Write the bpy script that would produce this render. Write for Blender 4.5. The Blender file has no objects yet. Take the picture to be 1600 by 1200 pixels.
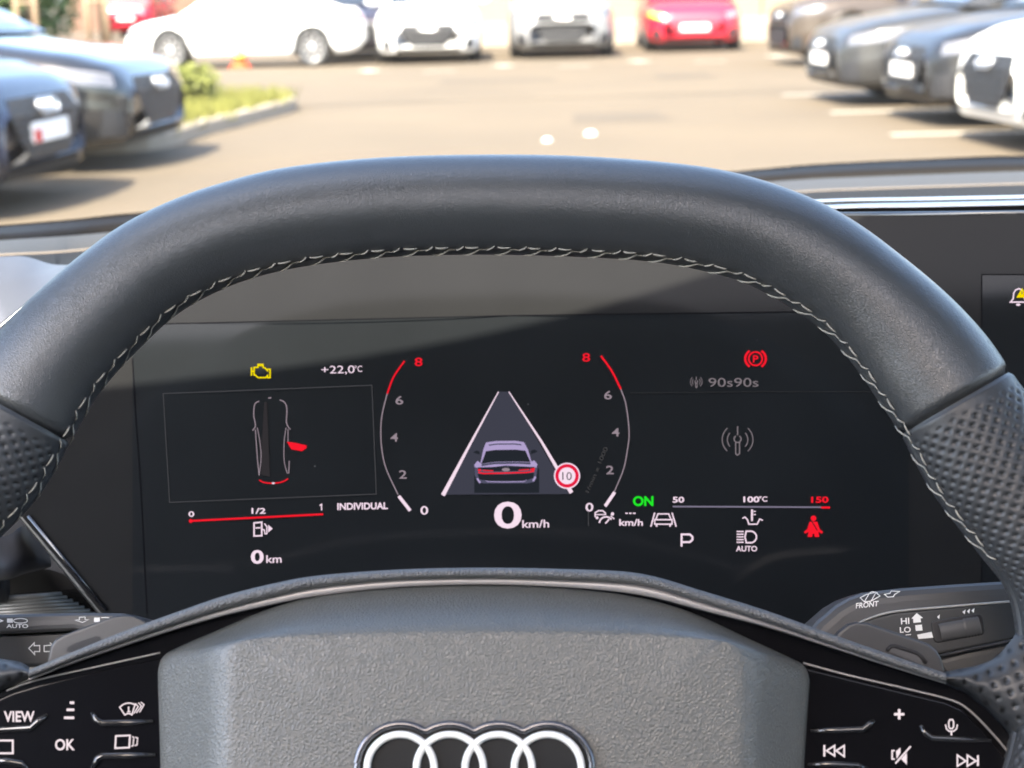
import bpy, bmesh, math, random
import numpy as np
from mathutils import Vector, Matrix
from mathutils.bvhtree import BVHTree

random.seed(7); np.random.seed(7)
R = math.radians
S = bpy.context.scene
COL = S.collection

# ------------------------------------------------------------------ camera
FPX = 2404.0                       # focal length in pixels of the 1600 x 1200 photograph
PITCH, ROLL = R(14.3), R(1.3)
CAMPOS = Vector((0, 0, 1.15))
c_f = Vector((0, math.cos(PITCH), -math.sin(PITCH)))
_u = Vector((0, math.sin(PITCH), math.cos(PITCH)))
_r = Vector((1, 0, 0))
c_r = _r*math.cos(ROLL) - _u*math.sin(ROLL)
c_u = _u*math.cos(ROLL) + _r*math.sin(ROLL)
cam = bpy.data.cameras.new('camera')
cam.sensor_width = 36
cam.lens = 36*FPX/1600
cam.clip_start, cam.clip_end = 0.02, 600
cam.dof.use_dof = True
cam.dof.focus_distance = 0.56
cam.dof.aperture_fstop = cam.lens/3.3
camo = bpy.data.objects.new('camera', cam); COL.objects.link(camo)
camo.matrix_world = Matrix(((c_r.x, c_u.x, -c_f.x, 0), (c_r.y, c_u.y, -c_f.y, 0), (c_r.z, c_u.z, -c_f.z, 1.15), (0, 0, 0, 1)))
S.camera = camo

# ------------------------------------------------------------------ sky, sun, exposure
SUN_EL, SUN_AZ = R(50), R(203)     # azimuth measured from +Y towards +X
w = bpy.data.worlds.new('World'); S.world = w; w.use_nodes = True
nt = w.node_tree
sky = nt.nodes.new('ShaderNodeTexSky'); sky.sky_type = 'NISHITA'; sky.sun_disc = False
sky.sun_elevation = SUN_EL; sky.sun_rotation = SUN_AZ; sky.dust_density = 2.5; sky.air_density = .9; sky.ozone_density = .6
nt.links.new(sky.outputs[0], nt.nodes['Background'].inputs[0])
nt.nodes['Background'].inputs[1].default_value = 0.15
sun = bpy.data.lights.new('sun', 'SUN'); sun.energy = 3.7; sun.angle = R(0.5); sun.color = (1, .94, .84)
suno = bpy.data.objects.new('sun', sun); COL.objects.link(suno)
todir = Vector((math.sin(SUN_AZ)*math.cos(SUN_EL), math.cos(SUN_AZ)*math.cos(SUN_EL), math.sin(SUN_EL)))
suno.rotation_euler = todir.to_track_quat('Z', 'Y').to_euler()
S.view_settings.view_transform = 'Standard'; S.view_settings.look = 'None'
S.view_settings.exposure = 3.2; S.view_settings.gamma = 1.0
S.cycles.max_bounces = 8; S.cycles.transparent_max_bounces = 12
S.cycles.use_denoising = True
S.cycles.sample_clamp_indirect = 6

# ------------------------------------------------------------------ pixel -> place
def ray(px, py):
    return (c_f + c_r*((px-800)/FPX) - c_u*((py-600)/FPX)).normalized()
def PY(px, py, Y):                     # point of that line of sight at distance Y ahead
    d = ray(px, py); return CAMPOS + d*(Y/d.y)
def PG(px, py, z=0.0):                 # point on the ground
    d = ray(px, py); return CAMPOS + d*((z-CAMPOS.z)/d.z)
# steering wheel plane
W_C = CAMPOS + ray(747, 1197)*0.48
W_N = Vector((0, -math.cos(R(25)), math.sin(R(25))))
def W(px, py, h=0.0):
    d = ray(px, py); return CAMPOS + d*((W_C + W_N*h - CAMPOS).dot(W_N)/d.dot(W_N))
# curved display
D_O = CAMPOS + ray(790, 700)*0.68
D_E = R(18)
D_N = Vector((0, -math.cos(D_E), math.sin(D_E))); D_U = Vector((1, 0, 0)); D_V = D_N.cross(D_U)
if D_V.z < 0: D_V = -D_V
D_R = 1.4
def D(px, py, lift=0.0):
    d = ray(px, py); t = 0.68
    for _ in range(6):
        p = CAMPOS + d*t - D_O
        f = p.dot(D_N) - p.dot(D_U)**2/(2*D_R) - lift
        g = d.dot(D_N) - p.dot(D_U)*d.dot(D_U)/D_R
        t -= f/g
    return CAMPOS + d*t
DPX = 3.5e-3*0 + 1.0/ (FPX/0.66)        # metres per photo pixel at the display
WPX = 1.0/(FPX/0.47)                    # metres per photo pixel at the wheel

# ------------------------------------------------------------------ materials
MATS = {}
def mat(name, col=(.5, .5, .5), rough=.5, metal=0, coat=0, emit=None, es=0, bump=None, spec=.5, var=0):
    """bump = list of (kind, scale, strength, distance)"""
    if name in MATS: return MATS[name]
    m = bpy.data.materials.new(name); m.use_nodes = True
    n, l = m.node_tree.nodes, m.node_tree.links
    b = n['Principled BSDF']
    b.inputs['Base Color'].default_value = (*col, 1); b.inputs['Roughness'].default_value = rough
    b.inputs['Metallic'].default_value = metal; b.inputs['Coat Weight'].default_value = coat
    b.inputs['Coat Roughness'].default_value = .04; b.inputs['Specular IOR Level'].default_value = spec
    if emit:
        b.inputs['Emission Color'].default_value = (*emit, 1); b.inputs['Emission Strength'].default_value = es
    tc = n.new('ShaderNodeTexCoord')
    if var:
        t = n.new('ShaderNodeTexNoise'); t.inputs['Scale'].default_value = var[0]; t.inputs['Detail'].default_value = 6
        l.new(tc.outputs['Object'], t.inputs['Vector'])
        mx = n.new('ShaderNodeMix'); mx.data_type = 'RGBA'
        mx.inputs[6].default_value = (*[c*(1-var[1]) for c in col], 1); mx.inputs[7].default_value = (*[min(1, c*(1+var[1])) for c in col], 1)
        l.new(t.outputs['Fac'], mx.inputs[0]); l.new(mx.outputs[2], b.inputs['Base Color'])
    prev = None
    for kind, sc, st, dist in (bump or []):
        if kind == 'noise':
            t = n.new('ShaderNodeTexNoise'); t.inputs['Scale'].default_value = sc; t.inputs['Detail'].default_value = 3; out = t.outputs['Fac']
            l.new(tc.outputs['Object'], t.inputs['Vector'])
        elif kind == 'grain':                 # pebbled vinyl: rounded cells with worm-like valleys
            dn = n.new('ShaderNodeTexNoise'); dn.inputs['Scale'].default_value = sc*.8; dn.inputs['Detail'].default_value = 1
            l.new(tc.outputs['Object'], dn.inputs['Vector'])
            ma = n.new('ShaderNodeVectorMath'); ma.operation = 'MULTIPLY_ADD'; ma.inputs[1].default_value = (.55/sc,)*3
            l.new(dn.outputs['Color'], ma.inputs[0]); l.new(tc.outputs['Object'], ma.inputs[2])
            t = n.new('ShaderNodeTexVoronoi'); t.feature = 'DISTANCE_TO_EDGE'; t.inputs['Scale'].default_value = sc
            l.new(ma.outputs[0], t.inputs['Vector'])
            mr = n.new('ShaderNodeMapRange'); mr.inputs[1].default_value = 0; mr.inputs[2].default_value = .34; mr.interpolation_type = 'SMOOTHSTEP'
            l.new(t.outputs['Distance'], mr.inputs[0]); out = mr.outputs[0]
        bp = n.new('ShaderNodeBump'); bp.inputs['Strength'].default_value = st; bp.inputs['Distance'].default_value = dist
        l.new(out, bp.inputs['Height'])
        if prev: l.new(prev.outputs[0], bp.inputs['Normal'])
        prev = bp
    if prev: l.new(prev.outputs[0], b.inputs['Normal'])
    MATS[name] = m
    return m

def emat(name, col, es):
    return mat(name, (0, 0, 0), .6, emit=col, es=es, spec=0)
E0 = 1/8.2                                # exposure 3 = x8
M_WHITE = emat('screen_white', (1, .80, .93), .85*E0)
M_GREYL = emat('screen_grey', (.62, .50, .58), .45*E0)
M_DIM = emat('screen_dim', (.5, .5, .55), .13*E0)
M_RED = emat('screen_red', (1, .012, .03), .85*E0)
M_YEL = emat('screen_yellow', (1, .78, .0), .85*E0)
M_GRN = emat('screen_green', (.02, 1, .03), .75*E0)
M_LANE = emat('screen_lane', (.30, .31, .44), .15*E0)
M_CARB = emat('screen_car_light', (.52, .42, .72), .75*E0)
M_CARM = emat('screen_car_mid', (.22, .22, .36), .35*E0)
M_CARD = emat('screen_car_dark', (.1, .12, .16), .16*E0)
M_PURP = emat('screen_bar', (.38, .34, .48), .5*E0)
M_PRINT = mat('white_print', (.75, .75, .72), .5)
M_BACKLIT = emat('backlit_white', (1, .86, .90), .9*E0)

# ------------------------------------------------------------------ object helpers
def link(name, me, m=None, parent=None, smooth=False):
    o = bpy.data.objects.new(name, me); COL.objects.link(o)
    if m and not me.materials: me.materials.append(m)
    if smooth:
        me.polygons.foreach_set('use_smooth', [True]*len(me.polygons))
    if parent: o.parent = parent
    return o
def mesh(name, v, f, m=None, parent=None, smooth=False):
    me = bpy.data.meshes.new(name); me.from_pydata([tuple(p) for p in v], [], f); me.update()
    return link(name, me, m, parent, smooth)
def thing(name, label, cat, loc=(0, 0, 0), group=None, kind=None):
    o = bpy.data.objects.new(name, None); COL.objects.link(o); o.location = loc
    o.empty_display_size = .02
    return tag(o, label, cat, group, kind)
def tag(o, label=None, cat=None, group=None, kind=None):
    if label: o['label'] = label
    if cat: o['category'] = cat
    if group: o['group'] = group
    if kind: o['kind'] = kind
    return o
def catmull(pts, n):
    pts = [np.array(p, float) for p in pts]
    P = [2*pts[0]-pts[1]] + pts + [2*pts[-1]-pts[-2]]
    seg = len(pts)-1; out = []
    for i in range(n):
        t = i/(n-1)*seg; k = min(int(t), seg-1); t -= k
        a, b, c, d = P[k:k+4]
        out.append(.5*((2*b)+(-a+c)*t+(2*a-5*b+4*c-d)*t*t+(-a+3*b-3*c+d)*t**3))
    return out
def lerp_poly(pts, x):
    return float(np.interp(x, [p[0] for p in pts], [p[1] for p in pts]))
def prism(name, front, back_vec, m, parent=None, bevel=0, seg=2, smooth=False):
    """closed slab: front ring of points, pushed back by back_vec, front rim bevelled"""
    bm = bmesh.new()
    fv = [bm.verts.new(p) for p in front]; bv = [bm.verts.new(Vector(p)+back_vec) for p in front]
    n = len(fv)
    ff = bm.faces.new(fv); bm.faces.new(list(reversed(bv)))
    for i in range(n): bm.faces.new((fv[i], bv[i], bv[(i+1) % n], fv[(i+1) % n]))
    bmesh.ops.recalc_face_normals(bm, faces=bm.faces)
    if bevel:
        ed = [e for e in bm.edges if e.verts[0] in fv and e.verts[1] in fv]
        bmesh.ops.bevel(bm, geom=ed, offset=bevel, segments=seg, affect='EDGES', profile=.6)
    me = bpy.data.meshes.new(name); bm.to_mesh(me); bm.free()
    o = link(name, me, m, parent)
    if smooth:
        for p in me.polygons: p.use_smooth = len(p.vertices) == 4
    return o
def tube(name, pts, rad, m, parent=None, sides=10, flat=None, closed=False):
    """round tube through 3-D points; rad number or list; flat=(normal, factor) squashes it"""
    pts = [Vector(p) for p in pts]; n = len(pts); v = []; f = []
    for i, p in enumerate(pts):
        if closed: t = pts[(i+1) % n]-pts[i-1]
        else: t = pts[min(i+1, n-1)]-pts[max(i-1, 0)]
        t.normalize()
        up = flat[0] if flat else (Vector((0, 0, 1)) if abs(t.z) < .9 else Vector((1, 0, 0)))
        a = t.cross(up).normalized(); b = a.cross(t).normalized()
        r = rad[i] if isinstance(rad, (list, tuple)) else rad
        fb = flat[1] if flat else 1
        for k in range(sides):
            q = 2*math.pi*k/sides
            v.append(p + a*r*math.cos(q) + b*r*fb*math.sin(q))
    for i in range(n if closed else n-1):
        j = (i+1) % n
        for k in range(sides):
            k2 = (k+1) % sides
            f.append((i*sides+k, i*sides+k2, j*sides+k2, j*sides+k))
    if not closed:
        f.append(tuple(reversed(range(sides)))); f.append(tuple((n-1)*sides+k for k in range(sides)))
    return mesh(name, v, f, m, parent, True)
def box(name, lo, hi, m, parent=None, bevel=0):
    x0, y0, z0 = lo; x1, y1, z1 = hi
    bm = bmesh.new()
    bmesh.ops.create_cube(bm, size=1)
    bmesh.ops.scale(bm, vec=(x1-x0, y1-y0, z1-z0), verts=bm.verts)
    bmesh.ops.translate(bm, vec=((x0+x1)/2, (y0+y1)/2, (z0+z1)/2), verts=bm.verts)
    if bevel: bmesh.ops.bevel(bm, geom=list(bm.edges), offset=bevel, segments=2, affect='EDGES')
    me = bpy.data.meshes.new(name); bm.to_mesh(me); bm.free()
    return link(name, me, m, parent)
def loft(name, rows, m, parent=None, smooth=True, thick=None, closed=False):
    n = len(rows[0]); v = [p for r in rows for p in r]; f = []
    for i in range(len(rows)-1):
        for k in range(n-(0 if closed else 1)):
            k2 = (k+1) % n
            f.append((i*n+k, i*n+k2, (i+1)*n+k2, (i+1)*n+k))
    o = mesh(name, v, f, m, parent, smooth)
    if thick:
        md = o.modifiers.new('thickness', 'SOLIDIFY'); md.thickness = thick; md.offset = 0
    return o

# flat print drawn in photo pixels on a surface (fn maps pixel -> point)
class Ink:
    def __init__(s, fn): s.fn, s.v, s.f = fn, [], []
    def poly(s, pts):
        b = len(s.v); s.v += [tuple(p) for p in pts]; s.f.append(tuple(range(b, b+len(pts)))); return s
    def stroke(s, pts, wd=2.0, closed=False):
        n = len(pts); L = []; Rr = []
        ws = wd if isinstance(wd, (list, tuple)) else [wd]*n
        for i, p in enumerate(pts):
            if closed: a, c = pts[i-1], pts[(i+1) % n]
            else: a, c = pts[max(i-1, 0)], pts[min(i+1, n-1)]
            def nrm(u, v_):
                d = math.hypot(v_[0]-u[0], v_[1]-u[1]) or 1; return (-(v_[1]-u[1])/d, (v_[0]-u[0])/d)
            n1 = nrm(a, p) if a != p else nrm(p, c); n2 = nrm(p, c) if c != p else n1
            mx, my = n1[0]+n2[0], n1[1]+n2[1]; q = mx*mx+my*my
            k = ws[i]/max(q, .5) if q else 0
            L.append((p[0]+mx*k, p[1]+my*k)); Rr.append((p[0]-mx*k, p[1]-my*k))
        for i in range(n if closed else n-1):
            j = (i+1) % n
            s.poly([L[i], L[j], Rr[j], Rr[i]])
        return s
    def arc(s, cx, cy, r, a0, a1, wd=2, n=20, ry=None):
        ry = ry or r; full = abs(a1-a0) >= 359.9
        pts = [(cx+r*math.cos(R(a0+(a1-a0)*i/n)), cy+ry*math.sin(R(a0+(a1-a0)*i/n))) for i in range(n if full else n+1)]
        return s.stroke(pts, wd, full)
    def disc(s, cx, cy, r, n=24, ry=None):
        ry = ry or r
        return s.poly([(cx+r*math.cos(2*math.pi*i/n), cy+ry*math.sin(2*math.pi*i/n)) for i in range(n)])
    def rect(s, x0, y0, x1, y1): return s.poly([(x0, y0), (x1, y0), (x1, y1), (x0, y1)])
    def text(s, t, cx, cy, cap, width=None, rot=0, bold=0.0, shear=0):
        cu = bpy.data.curves.new('t', 'FONT'); cu.body = t; cu.align_x = 'CENTER'; cu.size = 1; cu.offset = bold; cu.resolution_u = 4; cu.shear = shear
        o = bpy.data.objects.new('t', cu); COL.objects.link(o)
        dg = bpy.context.evaluated_depsgraph_get(); dg.update()
        me = bpy.data.meshes.new_from_object(o.evaluated_get(dg))
        co = [v.co.copy() for v in me.vertices]; fs = [tuple(p.vertices) for p in me.polygons]
        bpy.data.objects.remove(o); bpy.data.curves.remove(cu); bpy.data.meshes.remove(me)
        x0, x1 = min(c.x for c in co), max(c.x for c in co); y0, y1 = min(c.y for c in co), max(c.y for c in co)
        H = .729; sy = cap/H; sx = width/(x1-x0) if width else sy
        ca, sa = math.cos(R(rot)), math.sin(R(rot)); b = len(s.v); ym = H/2
        for c in co:
            dx, dy = (c.x-(x0+x1)/2)*sx, -(c.y-ym)*sy
            s.v.append((cx+dx*ca-dy*sa, cy+dx*sa+dy*ca))
        s.f += [tuple(b+i for i in f) for f in fs]
        return s
    def make(s, name, m, parent):
        return mesh(name, [s.fn(*p) for p in s.v], s.f, m, parent)

# ================================================================== SETTING: the car park
M_ASPH = mat('asphalt', (.079, .059, .035), .9, var=(.45, .26), bump=[('noise', 60, .3, .01)])
M_PAINT = mat('road_paint', (.36, .33, .27), .7, var=(4, .12))
M_KERB = mat('kerb_concrete', (.26, .22, .17), .85, var=(6, .2))
g = mesh('asphalt_ground', [(-300, -300, 0), (300, -300, 0), (300, 300, 0), (-300, 300, 0)], [(0, 1, 2, 3)], M_ASPH)
tag(g, 'sunlit grey asphalt of the car park', kind='structure')
def line_mark(a, b, wd, name='painted_line', z=.004):
    a, b = Vector((a[0], a[1], 0)), Vector((b[0], b[1], 0)); t = (b-a).normalized(); s = Vector((-t.y, t.x, 0))*wd/2
    return mesh(name, [v+Vector((0, 0, z)) for v in (a+s, a-s, b-s, b+s)], [(0, 1, 2, 3)], M_PAINT, g)
for y in (7.35,):                       # bays on the driver's other side
    line_mark((-7.6, y-.2), (-2.35, y), .12)
for y in (9.75, 12.1, 14.4, 16.9):
    line_mark((3.0, y), (7.8, y+.15), .12)
for px, py in ((575, 111), (785, 103), (998, 96), (1215, 88)):  # bay ends of the far row
    p = PG(px, py); line_mark((p.x-.1, p.y), (p.x+.12, p.y+.1), .5, 'bay_mark')
    for k in range(3): 
        q = PG(px+95+k*17, py+1-k*.5); line_mark((q.x-.08, q.y), (q.x+.08, q.y), .12, 'painted_dash')

mesh('asphalt_joint', [(-2.2, 16.9, .003), (9, 18.1, .003), (9, 18.17, .003), (-2.2, 16.98, .003)], [(0, 1, 2, 3)], mat('joint_tar', (.045, .035, .022), .8), g)
for x, y, a, b in ((.6, 13.9, .9, 1.1), (-.9, 20.5, 1.6, .9), (2.0, 20.4, .8, 1.3)):        # repaired patches
    mesh('asphalt_patch', [(x, y, .0025), (x+a, y+.1, .0025), (x+a*.95, y+b, .0025), (x+.05, y+b*.95, .0025)], [(0, 1, 2, 3)], mat('patch_asphalt', (.062, .047, .029), .9, var=(3, .2)), g)
# ------------------------------------------------------------------ planted island with kerb
isl = [(-9.5, 12.3), (-5, 12.15), (-2.95, 12.1), (-2.6, 13.6), (-2.3, 15.4), (-2.2, 16.3), (-2.35, 17.0), (-2.8, 17.4), (-5, 17.6), (-9.5, 17.8)]
isl = catmull([(x, y, 0) for x, y in isl], 60)
cx = np.mean(isl, 0)
ki = thing('planted_island', 'grassy planted island edged with a pale kerb beside the parked dark car', 'planting bed', (cx[0], cx[1], 0))
off = Vector((cx[0], cx[1], 0))
prof = [(0, 0), (0, .11), (.02, .125), (.13, .125), (.14, .06)]
rows = []
for dx, z in prof:
    r_ = []
    for i, p in enumerate(isl):
        t = isl[(i+1) % 60]-isl[i-1]; t /= np.linalg.norm(t); nn = np.array((-t[1], t[0], 0))
        r_.append(Vector(p+nn*dx)+Vector((0, 0, z))-off)
    rows.append(r_)
loft('kerb', rows, M_KERB, ki, smooth=False, closed=True)
mesh('soil', [Vector(p)-off+Vector((0, 0, .07)) for p in isl], [tuple(range(60))], mat('soil', (.09, .06, .035), .95), ki)
M_GRASS = mat('grass_blades', (.125, .125, .018), .75, var=(1.5, .5))
def in_poly(x, y, poly):
    c = False; n = len(poly)
    for i in range(n):
        a, b = poly[i], poly[i-1]
        if (a[1] > y) != (b[1] > y) and x < (b[0]-a[0])*(y-a[1])/(b[1]-a[1])+a[0]: c = not c
    return c
v, f = [], []
while len(f) < 16000:
    x, y = random.uniform(-7.5, -2.2), random.uniform(12.2, 17.5)
    if not in_poly(x, y, isl): continue
    h = random.uniform(.06, .2); a = random.uniform(0, 6.28); b = len(v); lw = .012
    lean = random.uniform(0, .12); a2 = random.uniform(0, 6.28)
    v += [Vector((x-math.cos(a)*lw, y-math.sin(a)*lw, .07))-off, Vector((x+math.cos(a)*lw, y+math.sin(a)*lw, .07))-off,
          Vector((x+lean*math.cos(a2), y+lean*math.sin(a2), .07+h))-off]
    f.append((b, b+1, b+2))
gr = mesh('grass', v, f, M_GRASS, ki); gr['kind'] = 'stuff'

def leaf_cloud(blobs, n, size):
    """leaf-sized quads spread through ellipsoid blobs"""
    v, f = [], []
    for _ in range(n):
        (c, r) = random.choice(blobs)
        while True:
            d = Vector((random.uniform(-1, 1), random.uniform(-1, 1), random.uniform(-1, 1)))
            if .25 < d.length < 1: break
        p = Vector(c)+Vector((d.x*r[0], d.y*r[1], d.z*r[2]))
        a = Vector((random.gauss(0, 1), random.gauss(0, 1), random.gauss(0, 1))).normalized(); b_ = a.orthogonal().normalized()
        s = size*random.uniform(.6, 1.4); k = len(v)
        v += [p-a*s, p+b_*s*.5, p+a*s, p-b_*s*.5]; f.append((k, k+1, k+2, k+3))
    return v, f
M_LEAF = mat('tree_leaves', (.06, .10, .022), .6, var=(1.2, .5))
M_LEAFY = mat('shrub_leaves_yellow', (.17, .12, .02), .6, var=(3, .4))
M_BARK = mat('bark', (.10, .07, .045), .9, bump=[('noise', 30, .6, .02)])
def shrub(x, y, r, h, m, label, n=1400, size=.04):
    t = thing('shrub', label, 'shrub', (x, y, .07))
    stem = []
    for k in range(5):
        a = k*1.26
        tube('stem', [(0, 0, 0), (.4*r*math.cos(a), .4*r*math.sin(a), .5*h), (.7*r*math.cos(a), .7*r*math.sin(a), .8*h)], [.012, .009, .004], M_BARK, t, 5)
    blobs = [((random.uniform(-.5, .5)*r, random.uniform(-.5, .5)*r, h*random.uniform(.35, .75)), (r*.55, r*.55, h*.33)) for _ in range(7)]
    v, f = leaf_cloud(blobs, n, size); mesh('crown', v, f, m, t)
shrub(-4.15, 16.6, .5, .62, M_LEAFY, 'yellow flowering shrub rising behind the dark car\'s nose')
shrub(-3.35, 16.2, .45, .42, mat('shrub_leaves_green', (.12, .13, .02), .6, var=(3, .4)), 'low bright green shrub near the tip of the island')
shrub(-4.4, 15.0, .55, .5, MATS['shrub_leaves_green'], 'bushy green shrub in the island just past the dark car')

# ------------------------------------------------------------------ far background
M_WALLB = mat('rendered_wall', (.20, .16, .105), .9, var=(.6, .12))
bd = thing('rendered_building', 'long beige rendered building wall behind the far row of cars', 'building', (6, 38, 0))
for k in range(9):                              # wall bays divided by joints
    box('wall_panel', (-9+k*2.3, -.15+.02*(k % 2), .45), (-9+k*2.3+2.27, 4, 7), M_WALLB, bd, .01)
box('plinth', (-9.2, -.35, 0), (11.9, 4, .45), M_KERB, bd, .02)
box('wall_core', (-9, .02, .3), (11.6, 3.9, 7.2), mat('joint_mortar', (.12, .10, .08), .9), bd)
box('coping', (-9.4, -.4, 7.0), (12, 4.2, 7.25), M_KERB, bd, .02)
for k in (1, 3, 5, 7):
    wn = box('window', (-9+k*2.3+.4, -.2, 2.6), (-9+k*2.3+1.9, .1, 4.2), mat('window_glass', (.03, .04, .05), .08, coat=1), bd)
    fr = box('frame', (-9+k*2.3+.34, -.17, 2.54), (-9+k*2.3+1.96, .05, 4.26), mat('window_frame', (.5, .48, .44), .5), wn)
lw = thing('low_wall', 'low pale concrete wall running behind the far row of cars', 'wall', (4, 33.8, 0))
for k in range(7): box('concrete_block', (-5.2+k*1.75, 0, 0), (-5.2+k*1.75+1.73, .3, .42), M_KERB, lw, .015)
M_BRICK = mat('brown_brick', (.13, .075, .05), .9, var=(2, .3))
bb = thing('brick_building', 'dark brown building side behind the white saloon', 'building', (-9, 62, 0))
box('wall', (-8, 0, 0), (9, 8, 7), M_BRICK, bb); box('roof', (-8.4, -.4, 7.003), (9.4, 8.4, 7.4), mat('roof_felt', (.08, .07, .07), .9), bb)
for k in range(4): box('window', (-6.5+k*4, -.05, 1.4), (-5+k*4, .1, 3), MATS['window_glass'], bb)

def tree(x, y, h, rad, label, n=4200, blobs=12, low=.12):
    t = thing('tree', label, 'tree', (x, y, 0), 'trees behind the car park')
    tube('trunk', [(0, 0, 0), (.05, .02, h*.3), (.0, .05, h*.6), (.05, 0, h*.85)], [.11, .09, .06, .02], M_BARK, t, 8)
    bl = []
    for k in range(blobs):
        a = random.uniform(0, 6.28); q = rad*random.uniform(.15, .65); z = h*random.uniform(low, .9)
        bl.append(((q*math.cos(a), q*math.sin(a), z), (rad*.5, rad*.5, h*.17)))
    v, f = leaf_cloud(bl, n, .13); mesh('crown', v, f, M_LEAF, t)
tree(-12.6, 37, 5, 1.7, 'leafy green tree between the two wooden tree stakes')
tree(-11.9, 38.8, 5.5, 1.7, 'leafy green tree just behind the pale stake frame next to the red car')
tree(-15.2, 37.5, 5.2, 1.8, 'dark green tree at the photo\'s top left corner')
tree(-17.5, 40, 5.2, 2.0, 'green tree beyond the top left corner of the photo')
M_STAKE = mat('stake_wood', (.20, .14, .085), .8, var=(8, .25))
for i, (px, lab) in enumerate(((46, 'pale wooden tree stake frame in the top left corner above the dark car'), (156, 'pale wooden tree stake frame beside the red car at top left'))):
    p = PY(px, 30, 33.0)
    t = thing('tree_stake', lab, 'tree stake', (p.x, 33, 0), 'wooden tree stake frames')
    for dx, dy in ((-.2, -.2), (.2, -.2), (0, .22)): tube('post', [(dx, dy, 0), (dx*.95, dy*.95, 1.9)], .055, M_STAKE, t, 8)
    for z in (1.15, 1.6): 
        tube('crossbar', [(-.26, -.2, z), (.26, -.2, z)], .04, M_STAKE, t, 6)
    tube('trunk_of_sapling', [(0, 0, 0), (.02, 0, 2.6)], .03, M_BARK, t, 6)

# traffic cone
p = PG(376, 107)
t = thing('traffic_cone', 'small orange traffic cone with a yellow top in front of the white saloon', 'traffic cone', (p.x, p.y, 0))
M_CONE = mat('cone_orange', (.85, .09, .02), .5)
box('base', (-.16, -.16, .005), (.16, .16, .04), M_CONE, t, .01)
def lathe(name, prof, m, parent, n=20, M=None):
    v, f = [], []
    for r_, z in prof:
        for k in range(n):
            q = Vector((r_*math.cos(6.28318*k/n), r_*math.sin(6.28318*k/n), z)); v.append(M @ q if M else q)
    for i in range(len(prof)-1):
        for k in range(n): f.append((i*n+k, i*n+(k+1) % n, (i+1)*n+(k+1) % n, (i+1)*n+k))
    return mesh(name, v, f, m, parent, True)
lathe('cone', [(.13, .04), (.09, .2), (.0905, .2)], M_CONE, t); lathe('cone_tip', [(.088, .2), (.045, .36), (.03, .37), (.001, .371)], mat('cone_yellow', (.8, .5, .05), .5), t)

# two added white domes standing in for bright glints on the lane
for i, (px, py) in enumerate(((855, 222), (923, 212))):
    p = PG(px, py)
    t = thing('glint_dome', ('smaller white dome added for a bright glint on the asphalt above the steering wheel', 'larger white dome added for a bright glint on the asphalt above the steering wheel')[i], 'glint stand-in', (p.x, p.y, 0), 'white domes added for glints')
    s = (.5, .62)[i]
    lathe('dome', [(.075*s, .004), (.07*s, .03*s), (.045*s, .055*s), (.001, .064*s)], mat('glint_white', (.8, .8, .78), .3), t)
    lathe('base_ring', [(.09*s, .002), (.09*s, .012), (.072*s, .014)], MATS['kerb_concrete'], t)

# ================================================================== PARKED CARS
M_TYRE = mat('tyre_rubber', (.02, .02, .02), .8)
M_RIM = mat('alloy_rim', (.45, .44, .43), .35, metal=.8)
M_DARK = mat('black_plastic', (.018, .018, .02), .45)
M_CGLASS = mat('car_window_glass', (.02, .025, .03), .05, coat=1)
M_LAMP = mat('headlamp_glass', (.14, .14, .15), .08, coat=1)
M_LAMPD = mat('headlamp_dark', (.10, .10, .11), .08, coat=1)
M_TAIL = mat('tail_lamp', (.45, .02, .02), .15, coat=1)
M_AMBER = mat('amber_glint', (.9, .40, .03), .2, coat=1)  # headlamp colour that paints in the sun's orange reflection
M_CHROME = mat('chrome_trim', (.7, .7, .7), .15, metal=1)
M_PLATE = mat('number_plate', (.75, .73, .70), .5)

def wheel_meshes():
    def lm(name, prof, m, n=32):
        v, f = [], []
        for r_, y in prof:
            for k in range(n): v.append((r_*math.cos(6.28318*k/n), y, r_*math.sin(6.28318*k/n)))
        for i in range(len(prof)-1):
            for k in range(n): f.append((i*n+k, (i+1)*n+k, (i+1)*n+(k+1) % n, i*n+(k+1) % n))
        me = bpy.data.meshes.new(name); me.from_pydata(v, [], f); me.materials.append(m)
        me.polygons.foreach_set('use_smooth', [True]*len(f)); return me
    ty = lm('tyre', [(.235, .0), (.25, -.105), (.31, -.11), (.33, -.09), (.335, 0), (.33, .09), (.31, .11), (.25, .105), (.235, 0)], M_TYRE)
    bm = bmesh.new()
    me0 = lm('rim_tmp', [(.238, .09), (.225, .095), (.215, .05), (.21, -.08)], M_RIM); bm.from_mesh(me0)
    me0b = lm('hub_tmp', [(.06, .03), (.06, .075), (.045, .085), (.001, .087)], M_RIM); bm.from_mesh(me0b)
    for k in range(10):
        a = 6.28318*k/10
        geo = bmesh.ops.create_cube(bm, size=1)['verts']
        bmesh.ops.scale(bm, vec=(.19, .03, .03), verts=geo); bmesh.ops.translate(bm, vec=(.13, .065, 0), verts=geo)
        bmesh.ops.rotate(bm, cent=(0, 0, 0), matrix=Matrix.Rotation(a, 3, 'Y'), verts=geo)
    rm = bpy.data.meshes.new('rim'); bm.to_mesh(rm); bm.free(); rm.materials.append(M_RIM)
    bk = lm('brake', [(.2, -.02), (.2, .0), (.001, .001)], M_DARK)
    return ty, rm, bk
TY, RM, BK = wheel_meshes()
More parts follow.
